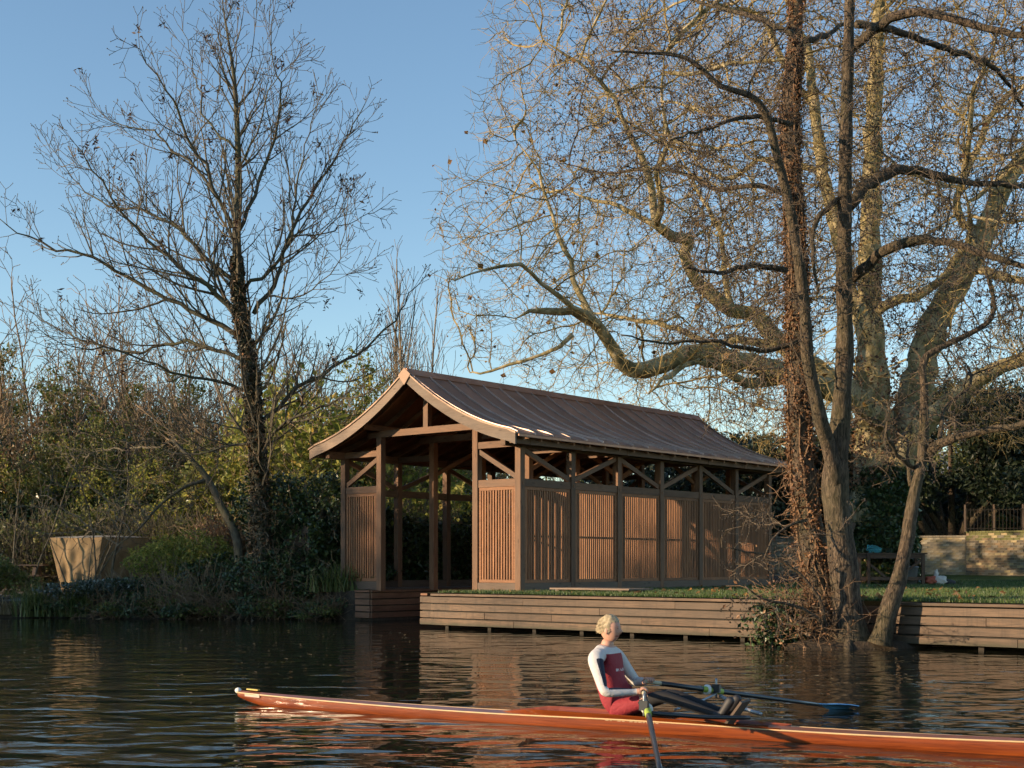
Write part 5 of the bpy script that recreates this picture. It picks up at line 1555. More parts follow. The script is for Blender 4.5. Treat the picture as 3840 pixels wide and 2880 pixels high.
# ------------------------------------------------------------------ covered stack, picnic bench
def build_cover():
    nr = np.random.default_rng(700)
    d = 38.0
    x0 = (67 - 512) / FPX * d
    t = empty('covered_stack', (x0 + 0.75, d, gz(x0 + .75, d)), 0, 'tapered stack under a creased tan canvas cover', 'canvas cover')
    # tapering box, wider at the top; draped with folds
    c2 = np.array
    top = [(-1.18, -0.25, 1.54), (0.42, -0.55, 1.54), (1.45, 1.1, 1.56), (-0.45, 1.3, 1.54)]
    bot = [(-0.80, -0.30, 0.0), (0.22, -0.55, 0.0), (1.55, 1.1, 0.0), (-0.40, 1.2, 0.0)]
    g = Geo()
    nx, nz = 26, 18
    for s in range(4):
        a0, a1 = np.array(bot[s]), np.array(bot[(s + 1) % 4]); b0, b1 = np.array(top[s]), np.array(top[(s + 1) % 4])
        nrm = norm(np.cross(a1 - a0, b0 - a0))
        V = []
        for j in range(nz + 1):
            for i in range(nx + 1):
                f, h = i / nx, j / nz
                q = (a0 * (1 - f) + a1 * f) * (1 - h) + (b0 * (1 - f) + b1 * f) * h
                edge = min(1, 6 * f, 6 * (1 - f))
                am = 0.036 * edge * (1 - 0.6 * h ** 3)
                q = q + nrm * am * (math.sin(f * 17 + 3.0 * h + s) * 0.6 + math.sin(f * 31 - 5 * h + 2 * s) * 0.35 + math.sin((f - h) * 13) * 0.6)
                q[2] -= 0.02 * math.sin(f * math.pi) * h
                V.append(q)
        Q = [(j * (nx + 1) + i, j * (nx + 1) + i + 1, (j + 1) * (nx + 1) + i + 1, (j + 1) * (nx + 1) + i) for j in range(nz) for i in range(nx)]
        g.add(V, Q)
    g.build('canvas_side', M['canvas'], t, True)
    V = []
    n = 14
    for j in range(n + 1):
        for i in range(n + 1):
            f, h = i / n, j / n
            q = (np.array(top[0]) * (1 - f) + np.array(top[1]) * f) * (1 - h) + (np.array(top[3]) * (1 - f) + np.array(top[2]) * f) * h
            q[2] += 0.07 * math.sin(f * math.pi) ** .6 * math.sin(h * math.pi) ** .6 - 0.02 * math.sin(f * math.pi) * (1 - h) + 0.004
            V.append(q)
    Q = [(j * (n + 1) + i, j * (n + 1) + i + 1, (j + 1) * (n + 1) + i + 1, (j + 1) * (n + 1) + i) for j in range(n) for i in range(n)]
    g = Geo(); g.add(V, Q); g.build('canvas_top', M['canvas_top'], t, True)
M['canvas'] = plain('tan canvas', (0.30, 0.205, 0.105), 0.85, nz=0.2, nscale=3)
M['canvas_top'] = plain('frosted canvas top', (0.36, 0.32, 0.25), 0.85, nz=0.2)
build_cover()

def picnic(px, d, label, rz):
    x = (px - 512) / FPX * d
    t = empty('picnic_bench', (x, d, gz(x, d)), rz, label, 'picnic bench')
    for k in range(4): beam('table_board', (-0.9, -0.27 + k * .18, 0.74), (0.9, -0.27 + k * .18, 0.74), 0.165, 0.04, M['oldwood'], t)
    for s in (-1, 1):
        for k in range(2): beam('seat_board', (-0.9, s * (0.62 + k * .14), 0.44), (0.9, s * (0.62 + k * .14), 0.44), 0.125, 0.04, M['oldwood'], t)
        beam('seat_bearer', (s * .6, -0.8, 0.395), (s * .6, 0.8, 0.395), 0.05, 0.05, M['oldwood'], t)
        for q in (-1, 1): beam('leg', (s * .65, q * 0.62, 0.0), (s * .65, q * 0.25, 0.72), 0.05, 0.09, M['oldwood'], t, up=(1, 0, 0))
picnic(14, 38.5, 'frosty wooden picnic bench at the left edge of the bank', 0.1)

# ------------------------------------------------------------------ brick walls, bricks one by one
def brick_wall(label, px0, px1, d0, d1, ztop, ncourse, tones, mossy, seed, coping):
    nr = random.Random(seed)
    p0 = np.array([(px0 - 512) / FPX * d0, d0]); p1 = np.array([(px1 - 512) / FPX * d1, d1])
    L = float(np.linalg.norm(p1 - p0)); ang = math.atan2(p1[1] - p0[1], p1[0] - p0[0])
    zb = min(gz(*p0), gz(*p1)) - 0.05
    t = empty('brick_wall', (p0[0], p0[1], zb), ang, label, 'brick wall'); t['kind'] = 'thing'
    H = ztop - zb
    hb = H / ncourse
    beam('mortar_core', (0, 0.06, H / 2), (L, 0.06, H / 2), 0.19, H - 0.01, M['mortar'], t)
    lb = 0.225
    cache = {}
    for r in range(ncourse):
        x = -lb / 2 * (r % 2)
        while x < L - 0.03:
            a, b = max(x, 0.0), min(x + lb, L)
            w = b - a - 0.012
            if w > 0.03:
                full = w > lb - 0.02
                mt = M[nr.choice(tones if not (mossy and r > ncourse - 4) else tones + mossy)]
                o = beam('brick', (a + 0.006, -0.04, 0), (b - 0.006, -0.04, 0), 0.03, hb - 0.012, mt, t)
                o.location = ((a + b) / 2, -0.043 + nr.uniform(-.004, .004), hb * (r + 0.5))
            x += lb
    k = 0.0
    while k < L:
        beam('coping_brick', (k + .005, 0.05, H + 0.04), (min(k + 0.24, L) - .005, 0.05, H + 0.04), 0.26, 0.07, M[coping], t)
        k += 0.24
    return t
for nm, c in (('brick_buff', (0.30, 0.245, 0.165)), ('brick_pale', (0.37, 0.32, 0.235)), ('brick_grey', (0.20, 0.175, 0.135)), ('brick_yellow', (0.33, 0.26, 0.145)), ('brick_old', (0.17, 0.135, 0.085)), ('brick_olive', (0.115, 0.115, 0.045)), ('brick_brown', (0.20, 0.14, 0.085)), ('brick_dark', (0.10, 0.085, 0.065)), ('mortar', (0.28, 0.25, 0.20)), ('brick_red', (0.30, 0.12, 0.07))):
    M[nm] = plain(nm.replace('_', ' '), tuple(q * 1.25 for q in c), 0.9, nz=0.25, nscale=9)
brick_wall('pale buff new brick wall behind the workbench', 893, 966, 50, 49, 2.40, 18, ['brick_buff', 'brick_pale', 'brick_buff', 'brick_pale', 'brick_grey', 'brick_yellow'], [], 1, 'brick_grey')
brick_wall('older mossy darker brick wall at the right edge', 966.5, 1036, 48.9, 47.5, 2.55, 18, ['brick_old', 'brick_yellow', 'brick_brown', 'brick_grey', 'brick_old', 'brick_dark'], ['brick_olive', 'brick_olive', 'brick_olive'], 2, 'brick_olive')
# a short stretch showing between boathouse and alder
brick_wall('low shaded brick wall seen between the boathouse end and the alder', 772, 800, 52, 51.5, 2.42, 18, ['brick_grey', 'brick_buff', 'brick_old'], [], 3, 'brick_grey')
# railing on the old wall
d = 48.6
x0 = (966 - 512) / FPX * d
rl = empty('iron_railing', (x0, d + .1, 2.60), math.atan2(-1.4, 2.5) * 0.5, 'thin dark railing on top of the old brick wall', 'railing')
for k in range(24): beam('bar', (0.06 + k * 0.125, 0, 0), (0.06 + k * 0.125, 0, 0.86), 0.014, 0.014, M['wet'], rl, up=(0, 1, 0))
for z in (0.12, 0.80): beam('rail', (0, 0.02, z), (3.05, 0.02, z), 0.02, 0.022, M['wet'], rl)
for k in (0, 8, 16, 24): beam('rail_post', (k * 0.125, 0.05, 0), (k * 0.125, 0.05, 1.0), 0.06, 0.06, M['oldwood'], rl, up=(0, 1, 0))

# ------------------------------------------------------------------ far houses glimpsed through gaps
def slate_house():
    x, y = (430 - 512) / FPX * 58, 58
    t = empty('slate_roofed_house', (x, y, 1.0), 0.25, 'low house with a frosty blue slate roof glimpsed through the boathouse', 'house')
    V = [(-4.5, -2, 0), (4.5, -2, 0), (4.5, 2.5, 0), (-4.5, 2.5, 0), (-4.5, -2, 1.9), (4.5, -2, 1.9), (4.5, 2.5, 1.9), (-4.5, 2.5, 1.9), (-4.5, .25, 3.6), (4.5, .25, 3.6)]
    poly('wall', V, [(0, 1, 5, 4), (1, 2, 6, 9, 5), (2, 3, 7, 6), (3, 0, 4, 8, 7)], M['render'], t)
    for s, (ya, yb) in ((1, (-2.35, .25)), (-1, (2.85, .25))):
        n = 13
        for k in range(n):
            f0, f1 = k / n, (k + 1.12) / n
            beam('slate_course', (-4.75, ya + (yb - ya) * (f0 + f1) / 2, 1.68 + 1.95 * (f0 + f1) / 2 + .02 * (k % 2)), (4.75, ya + (yb - ya) * (f0 + f1) / 2, 1.68 + 1.95 * (f0 + f1) / 2 + .02 * (k % 2)), 3.25 / n * 1.05, 0.03, M['slate'], t, up=Vector((0, -1.95 * s, 2.6)).normalized())
    beam('ridge_tile', (-4.75, .25, 3.66), (4.75, .25, 3.66), 0.25, 0.1, M['slate'], t)
M['slate'] = plain('frosty slate', (0.24, 0.28, 0.33), 0.6, nz=0.25)
M['render'] = plain('cream render', (0.45, 0.42, 0.36), 0.9)
slate_house()
def brick_house(px, d, w, h, label, rz):
    x = (px - 512) / FPX * d
    t = empty('brick_house', (x, d, 1.0), rz, label, 'house')
    V = [(-w / 2, -3, 0), (w / 2, -3, 0), (w / 2, 3, 0), (-w / 2, 3, 0), (-w / 2, -3, h), (w / 2, -3, h), (w / 2, 3, h), (-w / 2, 3, h), (-w / 2, 0, h + 2.2), (w / 2, 0, h + 2.2)]
    poly('wall', V, [(0, 1, 5, 4), (1, 2, 6, 9, 5), (2, 3, 7, 6), (3, 0, 4, 8, 7)], M['brick_red'], t)
    V = [(-w / 2 - .3, -3.4, h - .25), (w / 2 + .3, -3.4, h - .25), (w / 2 + .3, 0, h + 2.3), (-w / 2 - .3, 0, h + 2.3), (-w / 2 - .3, 3.4, h - .25), (w / 2 + .3, 3.4, h - .25)]
    Vd = [(a, b, c - .15) for a, b, c in V]
    poly('roof', V + Vd, [(0, 1, 2, 3), (3, 2, 5, 4), (7, 6, 9, 8), (8, 9, 10, 11), (0, 6, 7, 1), (4, 5, 11, 10), (0, 3, 9, 6), (3, 4, 10, 9), (1, 7, 8, 2), (2, 8, 11, 5)], M['slate'], t)
    for fx in (-0.3, 0.0, 0.3):
        for z in (1.5, 4.1):
            if z + .8 < h:
                wn_ = beam('window', (fx * w - .5, -3.03, z), (fx * w + .5, -3.03, z), 0.08, 1.3, M['paint_white'], t)
                for q in (-1, 1):
                    beam('pane', (q * .24 - .2, -0.045, 0), (q * .24 + .2, -0.045, 0), 0.012, 1.12, M['glass'], wn_)
M['paint_white'] = plain('white paint', (0.75, 0.74, 0.70), 0.5, nz=0.04)
m, nt, b = nodes_of('window glass'); b.inputs['Base Color'].default_value = (0.03, 0.04, 0.05, 1); b.inputs['Roughness'].default_value = 0.05
M['glass'] = m
brick_house(925, 88, 12, 5.6, 'red brick house glimpsed low between the plane and the yew', -0.2)
brick_house(1030, 92, 12, 5.4, 'red brick house glimpsed through the railing at the right edge', 0.15)

# ------------------------------------------------------------------ workbench and the things on and round it
d = 40.0
bx0 = (858 - 512) / FPX * d
wb = empty('workbench', (bx0, d, gz(bx0 + 1, d)), 0.0, 'sturdy wooden workbench on the lawn behind the alder', 'workbench')
for k in range(5): beam('top_board', (-0.02, 0.08 + k * .165, 0.955), (2.10, 0.08 + k * .165, 0.955), 0.158, 0.045, M['bench'], wb)
for (x, y) in ((0.06, 0.08), (0.32, 0.02), (1.98, 0.06), (0.06, 0.78), (1.98, 0.78)): beam('leg', (x, y, 0), (x, y, 0.93), 0.09, 0.09, M['bench'], wb, up=(0, 1, 0))
for y in (0.05, 0.79):
    beam('apron', (0.1, y, 0.87), (1.95, y, 0.87), 0.04, 0.12, M['bench'], wb)
    beam('stretcher', (0.1, y, 0.20), (1.95, y, 0.20), 0.05, 0.10, M['bench'], wb)
beam('brace', (1.95, 0.05, 0.78), (1.50, 0.05, 0.45), 0.04, 0.07, M['bench'], wb)
beam('brace', (0.38, 0.05, 0.62), (0.85, 0.05, 0.24), 0.04, 0.07, M['bench'], wb)
# crumpled turquoise netting on the bench
nr = np.random.default_rng(55)
g = Geo()
for k in range(16):
    a = np.linspace(0, 6.283, 18)
    r0 = nr.uniform(0.05, 0.13)
    q = np.stack([np.cos(a) * r0 * nr.uniform(.7, 1.6) + nr.normal() * 0.07, np.sin(a) * r0 * 0.6 + nr.normal() * 0.05, 0.06 + 0.05 * np.sin(a * nr.integers(1, 3) + nr.random() * 6) + abs(nr.normal()) * 0.05], -1)
    V, Q, T = sweep(q, np.full(18, 0.016), 5, 0, None, False); g.add(V, Q)
o = g.build('rope_coil', M['teal'], None, True) if 'teal' in M else None
M['teal'] = plain('turquoise rope', (0.07, 0.33, 0.38), 0.7)
if o is None: o = g.build('rope_coil', M['teal'], None, True)
o.location = (bx0 + 0.55, d + 0.3, gz(bx0 + 1, d) + 0.975)
tag(o, 'tangled turquoise rope lying on top of the workbench', 'rope')
def lathe(prof_, n=20):
    V, Q = [], []
    a = np.arange(n) * 2 * math.pi / n
    for r, z in prof_: V.append(np.stack([np.cos(a) * r, np.sin(a) * r, np.full(n, z)], -1))
    V = np.concatenate(V)
    for i in range(len(prof_) - 1):
        for j in range(n): Q.append((i * n + j, i * n + (j + 1) % n, (i + 1) * n + (j + 1) % n, (i + 1) * n + j))
    return V, Q
bk = empty('plastic_bin', (bx0 + 1.72, d + .45, gz(bx0 + 1, d)), 0, 'grey plastic bin standing under the right end of the workbench', 'bin')
V, Q = lathe([(0.0, 0.01), (0.17, 0.01), (0.215, 0.50), (0.235, 0.51), (0.235, 0.54), (0.20, 0.535), (0.16, 0.04), (0, 0.035)]); g = Geo(); g.add(V, Q); g.build('body', plain('grey plastic', (0.22, 0.235, 0.25), 0.5), bk, True)
V, Q = lathe([(0.237, 0.52), (0.247, 0.52), (0.247, 0.56), (0.12, 0.585), (0.0, 0.59)]); g = Geo(); g.add(V, Q); g.build('lid', plain('dark grey plastic', (0.12, 0.13, 0.14), 0.5), bk, True)
# bag of gear on the grass
gx = (934 - 512) / FPX * 40.5
bg_ = empty('gear_bag', (gx, 40.3, gz(gx, 40.3)), 0.2, 'slumped white and red bag on the grass beside the workbench', 'bag')
def crumple(seed, r, sc, n=14):
    nr = np.random.default_rng(seed)
    V, Q = [], []
    for i in range(n + 1):
        th = math.pi * i / n
        for j in range(n * 2):
            ph = math.pi * j / n
            v_ = np.array([math.sin(th) * math.cos(ph), math.sin(th) * math.sin(ph), math.cos(th)])
            f = 1 + 0.22 * math.sin(v_[0] * 5 + seed) * math.sin(v_[2] * 6) + 0.12 * math.sin(v_[1] * 11 + v_[0] * 7) + 0.03 * nr.normal()
            V.append(v_ * f * np.array(sc) * r)
    m_ = n * 2
    for i in range(n):
        for j in range(m_): Q.append((i * m_ + j, i * m_ + (j + 1) % m_, (i + 1) * m_ + (j + 1) % m_, (i + 1) * m_ + j))
    return np.array(V), Q
V, Q = crumple(1, 0.2, (1.2, 0.8, 0.75)); V = V + np.array([0.1, 0, 0.13]); g = Geo(); g.add(V, Q); g.build('white_body', plain('white sailcloth', (0.55, 0.53, 0.50), 0.7), bg_, True)
V, Q = crumple(2, 0.17, (1.1, 0.8, 0.75)); V = V + np.array([-0.2, -.03, 0.13]); g = Geo(); g.add(V, Q); g.build('red_end', plain('faded red cloth', (0.38, 0.09, 0.05), 0.7), bg_, True)
V, Q = crumple(3, 0.06, (1, 1, 2.6)); V = V + np.array([0.03, 0.05, 0.3]); g = Geo(); g.add(V, Q); g.build('strap_loop', plain('white strap', (0.6, 0.58, 0.55), 0.7), bg_, True)
p, r = catmull(np.array([[0.25, 0, 0.09], [0.45, -.02, 0.08], [0.62, 0, 0.06]]), [0.09, 0.085, 0.06], 0.05)
V, Q, T = sweep(p, r, 12); g = Geo(); g.add(V, Q, T); g.build('rolled_mat', plain('black foam', (0.03, 0.03, 0.035), 0.8), bg_, True)
# boards leaning on the plane tree
for k, (dx, lean, lab) in enumerate(((-1.95, 0.30, 'grey board leaning against the plane tree, first of three'), (-1.78, 0.36, 'tan board leaning against the plane tree, middle of three'), (-1.62, 0.42, 'narrow board leaning against the plane tree, last of three'))):
    x = 11.66 + dx
    o = beam('leaning_board', (x, 41.0 + .1 * k, 0.75), (x + 1.6 * lean, 41.3 + .1 * k, 0.75 + 2.35 - 0.2 * k), 0.03, 0.17 - .03 * k, M['barge'] if k == 1 else M['oldwood'], None, up=(1, 0, 0))
    tag(o, lab, 'board', 'boards leaning on the plane')

# ------------------------------------------------------------------ single scull, sculler and oars
BO = np.array([-2.70, 13.15]); BD = np.array([0.876, -0.482])
BANG = math.atan2(BD[1], BD[0])
boat = empty('rowing_scull', (BO[0], BO[1], 0.0), BANG, 'long slim varnished wooden single scull on the river', 'boat')
LB = 8.25
xs = np.linspace(0, LB, 72)
def beam_at(x):
    f = x / LB
    return 0.145 * max(0.02, math.sin(math.pi * min(max(f * 0.94 + 0.03, 0), 1)) ** 0.62)
def deck_at(x):
    f = x / LB
    return 0.070 + 0.050 * abs(2 * f - 0.95) ** 2.2 + 0.022 * math.exp(-((x - 4.4) / 1.2) ** 2)
def keel_at(x):
    f = x / LB
    return -0.085 * math.sin(math.pi * min(max(f, 0.0), 1)) ** 0.5 + (0.07 * (1 - f / 0.05) if f < 0.05 else 0) + (0.07 * (1 - (1 - f) / 0.05) if f > 0.95 else 0)
g = Geo(); NS = 14
V = []
for x in xs:
    b_, dz, kz = beam_at(x), deck_at(x), keel_at(x)
    for j in range(NS + 1):
        a = math.pi * j / NS
        y = -math.cos(a) * b_; s = math.sin(a)
        V.append((x, y, dz - (dz - kz) * (s ** 0.62)))
n1 = NS + 1
Q = [(i * n1 + j, (i + 1) * n1 + j, (i + 1) * n1 + j + 1, i * n1 + j + 1) for i in range(len(xs) - 1) for j in range(NS)]
g.add(V, Q); g.build('hull', M['varnish'] if 'varnish' in M else None, boat, True) if 'varnish' in M else None
m, nt, b = nodes_of('varnished cedar')
gn = noise(nt, coord(nt, 'Object', (0.5, 12, 12)), 4, 5, 0.6, 0.6)
nt.links.new(ramp(nt, gn, [(0.3, (0.12, 0.024, 0.006)), (0.7, (0.29, 0.066, 0.013))]), b.inputs['Base Color'])
b.inputs['Roughness'].default_value = 0.3; b.inputs['Coat Weight'].default_value = 0.7; b.inputs['Coat Roughness'].default_value = 0.08
M['varnish'] = m
g.build('hull', M['varnish'], boat, True)
M['canvas_deck'] = plain('red brown deck', (0.22, 0.085, 0.055), 0.35, coat=0.4)
M['pale_line'] = plain('pale wood strip', (0.62, 0.42, 0.22), 0.4)
def deck(x0, x1, name):
    xx = np.linspace(x0, x1, 24); V = []
    for x in xx:
        b_, dz = beam_at(x), deck_at(x)
        V += [(x, -b_ + .002, dz), (x, 0, dz + 0.022), (x, b_ - .002, dz)]
    Q = [(i * 3 + j, (i + 1) * 3 + j, (i + 1) * 3 + j + 1, i * 3 + j + 1) for i in range(23) for j in range(2)]
    g = Geo(); g.add(V, Q); g.build(name, M['canvas_deck'], boat, False)
deck(0.0, 3.42, 'bow_deck'); deck(5.42, LB, 'stern_deck')
for s in (-1, 1):
    q = np.array([(x, s * (beam_at(x) + .003), deck_at(x) + .004) for x in xs])
    V, Q, T = sweep(q, np.full(len(q), 0.0075), 5); g = Geo(); g.add(V, Q, T); g.build('gunwale', M['pale_line'], boat, True)
    # washboard rising behind the sculler and running past the cockpit
    xx = np.linspace(2.95, 5.55, 26); V = []
    for x in xx:
        f = (x - 2.95) / 2.6
        hgt = 0.010 + 0.050 * min(1, f / 0.16) * (1 - 0.75 * max(0, (f - 0.2) / 0.8))
        yb = s * (0.02 + (beam_at(x) - 0.02) * min(1, f / 0.18)) if f < 0.18 else s * beam_at(x)
        yo = yb + s * 0.03 * min(1, f / 0.18)
        V += [(x, yb, deck_at(x) + .002), (x, yo, deck_at(x) + hgt), (x, yo - s * .012, deck_at(x) + hgt), (x, yb - s * .012, deck_at(x) + .002)]
    Q = [(i * 4 + j, (i + 1) * 4 + j, (i + 1) * 4 + (j + 1) % 4, i * 4 + (j + 1) % 4) for i in range(25) for j in range(4)] + [(0, 1, 2, 3), (100, 101, 102, 103)]
    g = Geo(); g.add(V, Q); g.build('washboard', M['varnish'], boat, False)
# cockpit floor, seat, rails, foot stretcher
beam('cockpit_floor', (3.44, 0, 0.045), (5.40, 0, 0.045), 0.22, 0.02, M['canvas_deck'], boat)
for s in (-1, 1): beam('slide_rail', (3.85, s * 0.07, 0.09), (4.65, s * 0.07, 0.09), 0.02, 0.025, plain('rail metal', (0.5, 0.5, 0.5), 0.3, 1.0) if s < 0 else bpy.data.materials['rail metal'], boat)
beam('seat', (3.95, 0, 0.085), (4.22, 0, 0.085), 0.27, 0.03, M['oldwood'], boat, bev=0.01)
beam('foot_stretcher', (5.06, 0, 0.07), (5.22, 0, 0.29), 0.22, 0.02, M['oldwood'], boat, up=(1, 0, 0))
g = Geo()
V, Q = octa(np.array([[0, 0, 0]]), 0.03)
nb = 10; V = []; Q = []
for i in range(nb + 1):
    th = math.pi * i / nb
    for j in range(12):
        ph = 2 * math.pi * j / 12
        V.append((-0.02 + 0.034 * math.cos(th), 0.030 * math.sin(th) * math.cos(ph), 0.135 + 0.030 * math.sin(th) * math.sin(ph)))
Q = [(i * 12 + j, i * 12 + (j + 1) % 12, (i + 1) * 12 + (j + 1) % 12, (i + 1) * 12 + j) for i in range(nb) for j in range(12)]
g = Geo(); g.add(V, Q); g.build('bow_ball', M['paint_white'], boat, True)
beam('bow_patch', (0.10, 0, 0.155), (0.24, 0, 0.15), 0.035, 0.012, plain('yellow patch', (0.55, 0.40, 0.06), 0.5), boat)
beam('number_slot', (0.10, -0.042, 0.105), (0.30, -0.062, 0.10), 0.004, 0.035, plain('grey number patch', (0.45, 0.35, 0.30), 0.5), boat)
# pale lettering panel amidships: worn, unreadable strokes
ll = plain('pale lettering', (0.40, 0.27, 0.17), 0.5)
lx = 3.84
rl_ = random.Random(3)
xx0 = 4.02
while xx0 < 4.52:
    w_ = rl_.uniform(0.018, 0.032)
    y_ = -beam_at(xx0) - 0.0015
    beam('letter_stroke', (xx0, y_ + .001, 0.098), (xx0 + w_, y_ + .001, 0.098), 0.006, rl_.choice((0.034, 0.034, 0.022)), ll, boat, up=(0, -0.12, 1))
    xx0 += w_ + rl_.uniform(0.008, 0.014)
# wing rigger and gates
M['black_tube'] = plain('black carbon tube', (0.018, 0.02, 0.024), 0.35, coat=0.3)
M['alloy'] = plain('grey alloy tube', (0.36, 0.37, 0.39), 0.4, 0.6)
GX, GY, GZ_ = 4.68, 0.80, 0.30
def tube(name, pts, rad, mat, parent, n=8, step=0.06):
    p, r = catmull(np.array(pts, float), rad if hasattr(rad, '__len__') else [rad] * len(pts), step)
    V, Q, T = sweep(p, r, n); g = Geo(); g.add(V, Q, T)
    return g.build(name, mat, parent, True)
for s in (-1, 1):
    tube('rigger', [(5.30, s * 0.14, 0.175), (5.05, s * 0.40, 0.19), (GX + 0.05, s * (GY - .03), GZ_ - 0.06)], 0.017, M['black_tube'] if s < 0 else M['alloy'], boat)
    tube('rigger_stay', [(4.55, s * 0.15, 0.17), (4.62, s * 0.45, 0.20), (GX, s * (GY - .03), GZ_ - 0.05)], 0.011, M['alloy'], boat)
    tube('gate_pin', [(GX, s * GY, GZ_ - 0.08), (GX, s * GY, GZ_ + 0.02), (GX, s * GY, GZ_ + 0.09)], 0.010, M['alloy'], boat)
    beam('gate', (GX - .035, s * GY, GZ_ + 0.0), (GX + .035, s * GY, GZ_ + 0.0), 0.035, 0.075, M['black_tube'], boat)
def oar(label, hand, gate, length, bladez):
    h = np.array(hand, float); gt_ = np.array(gate, float)
    dd = norm(gt_ - h)
    tip = h + dd * length
    o = empty('sculling_oar', (BO[0], BO[1], 0), BANG, label, 'oar', 'the pair of sculling oars')
    sh = h + dd * (length - 0.42)
    sh[2] = h[2] + (bladez - h[2]) * (length - 0.42) / length; tip[2] = bladez
    def at_(f): return h + (sh - h) * f
    tube('shaft', [at_(0.06), at_(0.4), at_(1.0)], [0.021, 0.0225, 0.017], M['black_tube'], o, 10, 0.3)
    tube('grip', [at_(-0.02), at_(0.07)], [0.017, 0.018], plain('pale grip', (0.45, 0.42, 0.30), 0.8), o, 10)
    L1 = np.linalg.norm(sh - h); gf = np.linalg.norm(gt_ - h) / L1
    tube('sleeve', [at_(gf - 0.05), at_(gf + 0.06)], [0.027, 0.027], M['lime'], o, 12)
    tube('collar', [at_(gf - 0.028), at_(gf - 0.02)], [0.046, 0.046], M['paint_white'], o, 14)
    # cleaver blade, slightly cupped, standing nearly upright out of the water
    ax = norm(tip - sh); upv = norm(np.array([0, 0, 1.0]) * 0.35 + np.array([ax[1], -ax[0], 0]) * 0.94); upv = norm(upv - ax * np.dot(upv, ax)); nn = np.cross(ax, upv)
    out_ = [(-0.06, 0.012, -0.012), (0.05, 0.035, -0.03), (0.16, 0.075, -0.075), (0.30, 0.10, -0.105), (0.44, 0.098, -0.11), (0.46, 0.06, -0.09)]
    V = []
    for x_, a, b_ in out_:
        for k in range(5):
            y_ = a + (b_ - a) * k / 4
            cup = 0.025 * (1 - ((k - 2) / 2) ** 2) * min(1, max(0, x_) / 0.2)
            V.append(sh + ax * x_ + upv * y_ - nn * cup)
    n0 = len(V); V = V + [q - nn * 0.008 for q in V]
    Q = []
    for i in range(len(out_) - 1):
        for k in range(4):
            a = i * 5 + k
            Q.append((a, a + 1, a + 6, a + 5)); Q.append((n0 + a, n0 + a + 5, n0 + a + 6, n0 + a + 1))
        for k in (0, 4):
            a = i * 5 + k; Q.append((a, a + 5, n0 + a + 5, n0 + a))
    for i in (0, len(out_) - 1):
        for k in range(4):
            a = i * 5 + k; Q.append((a, n0 + a, n0 + a + 1, a + 1))
    g = Geo(); g.add(V, Q); g.build('blade', M['blade'], o, False)
M['lime'] = plain('lime green sleeve', (0.32, 0.42, 0.06), 0.5)
M['blade'] = plain('blue blade', (0.16, 0.44, 0.78), 0.4, coat=0.2)
HAND_F, HAND_N = (4.33, 0.13, 0.395), (4.39, -0.13, 0.335)
oar('far sculling oar, its blue blade reaching toward the alder', HAND_F, (GX - .04, GY, GZ_ + 0.03), 2.60, 0.0)
oar('near sculling oar reaching out of the bottom of the picture', HAND_N, (GX + .03, -GY, GZ_ + 0.03), 3.08, 0.02)

# the sculler: one skinned body
def kit_material():
    m, nt, b = nodes_of('maroon and white kit')
    def att(n):
        a = nt.nodes.new('ShaderNodeAttribute'); a.attribute_name = n
        return a.outputs['Fac']
    c = mixc(nt, math_(nt, 'GREATER_THAN', att('kit_white'), 0.0), (0.27, 0.022, 0.033), (0.58, 0.56, 0.55))
    c = mixc(nt, math_(nt, 'GREATER_THAN', att('kit_navy'), 0.0), c, (0.014, 0.017, 0.038))
    so = nt.nodes.new('ShaderNodeSeparateXYZ'); nt.links.new(coord(nt, 'Object'), so.inputs[0])
    mark = math_(nt, 'MULTIPLY', math_(nt, 'LESS_THAN', math_(nt, 'ABSOLUTE', so.outputs[1]), 0.075), math_(nt, 'LESS_THAN', math_(nt, 'ABSOLUTE', math_(nt, 'SUBTRACT', so.outputs[2], 0.50)), 0.011))
    mark = math_(nt, 'MULTIPLY', mark, math_(nt, 'GREATER_THAN', so.outputs[0], 4.06))
    mark = math_(nt, 'MULTIPLY', mark, math_(nt, 'GREATER_THAN', noise(nt, coord(nt, 'Object', (0.2, 1, 0.25)), 75, 1, 0.4), 0.47))
    c = mixc(nt, mark, c, (0.6, 0.56, 0.55))                      # worn white print across the chest
    nt.links.new(c, b.inputs['Base Color']); b.inputs['Roughness'].default_value = 0.8
    v = coord(nt, 'Object', (1, 1, 1.6))
    bump(nt, b, noise(nt, v, 14, 3, 0.5, 1.5), 0.7, 0.012)
    return m
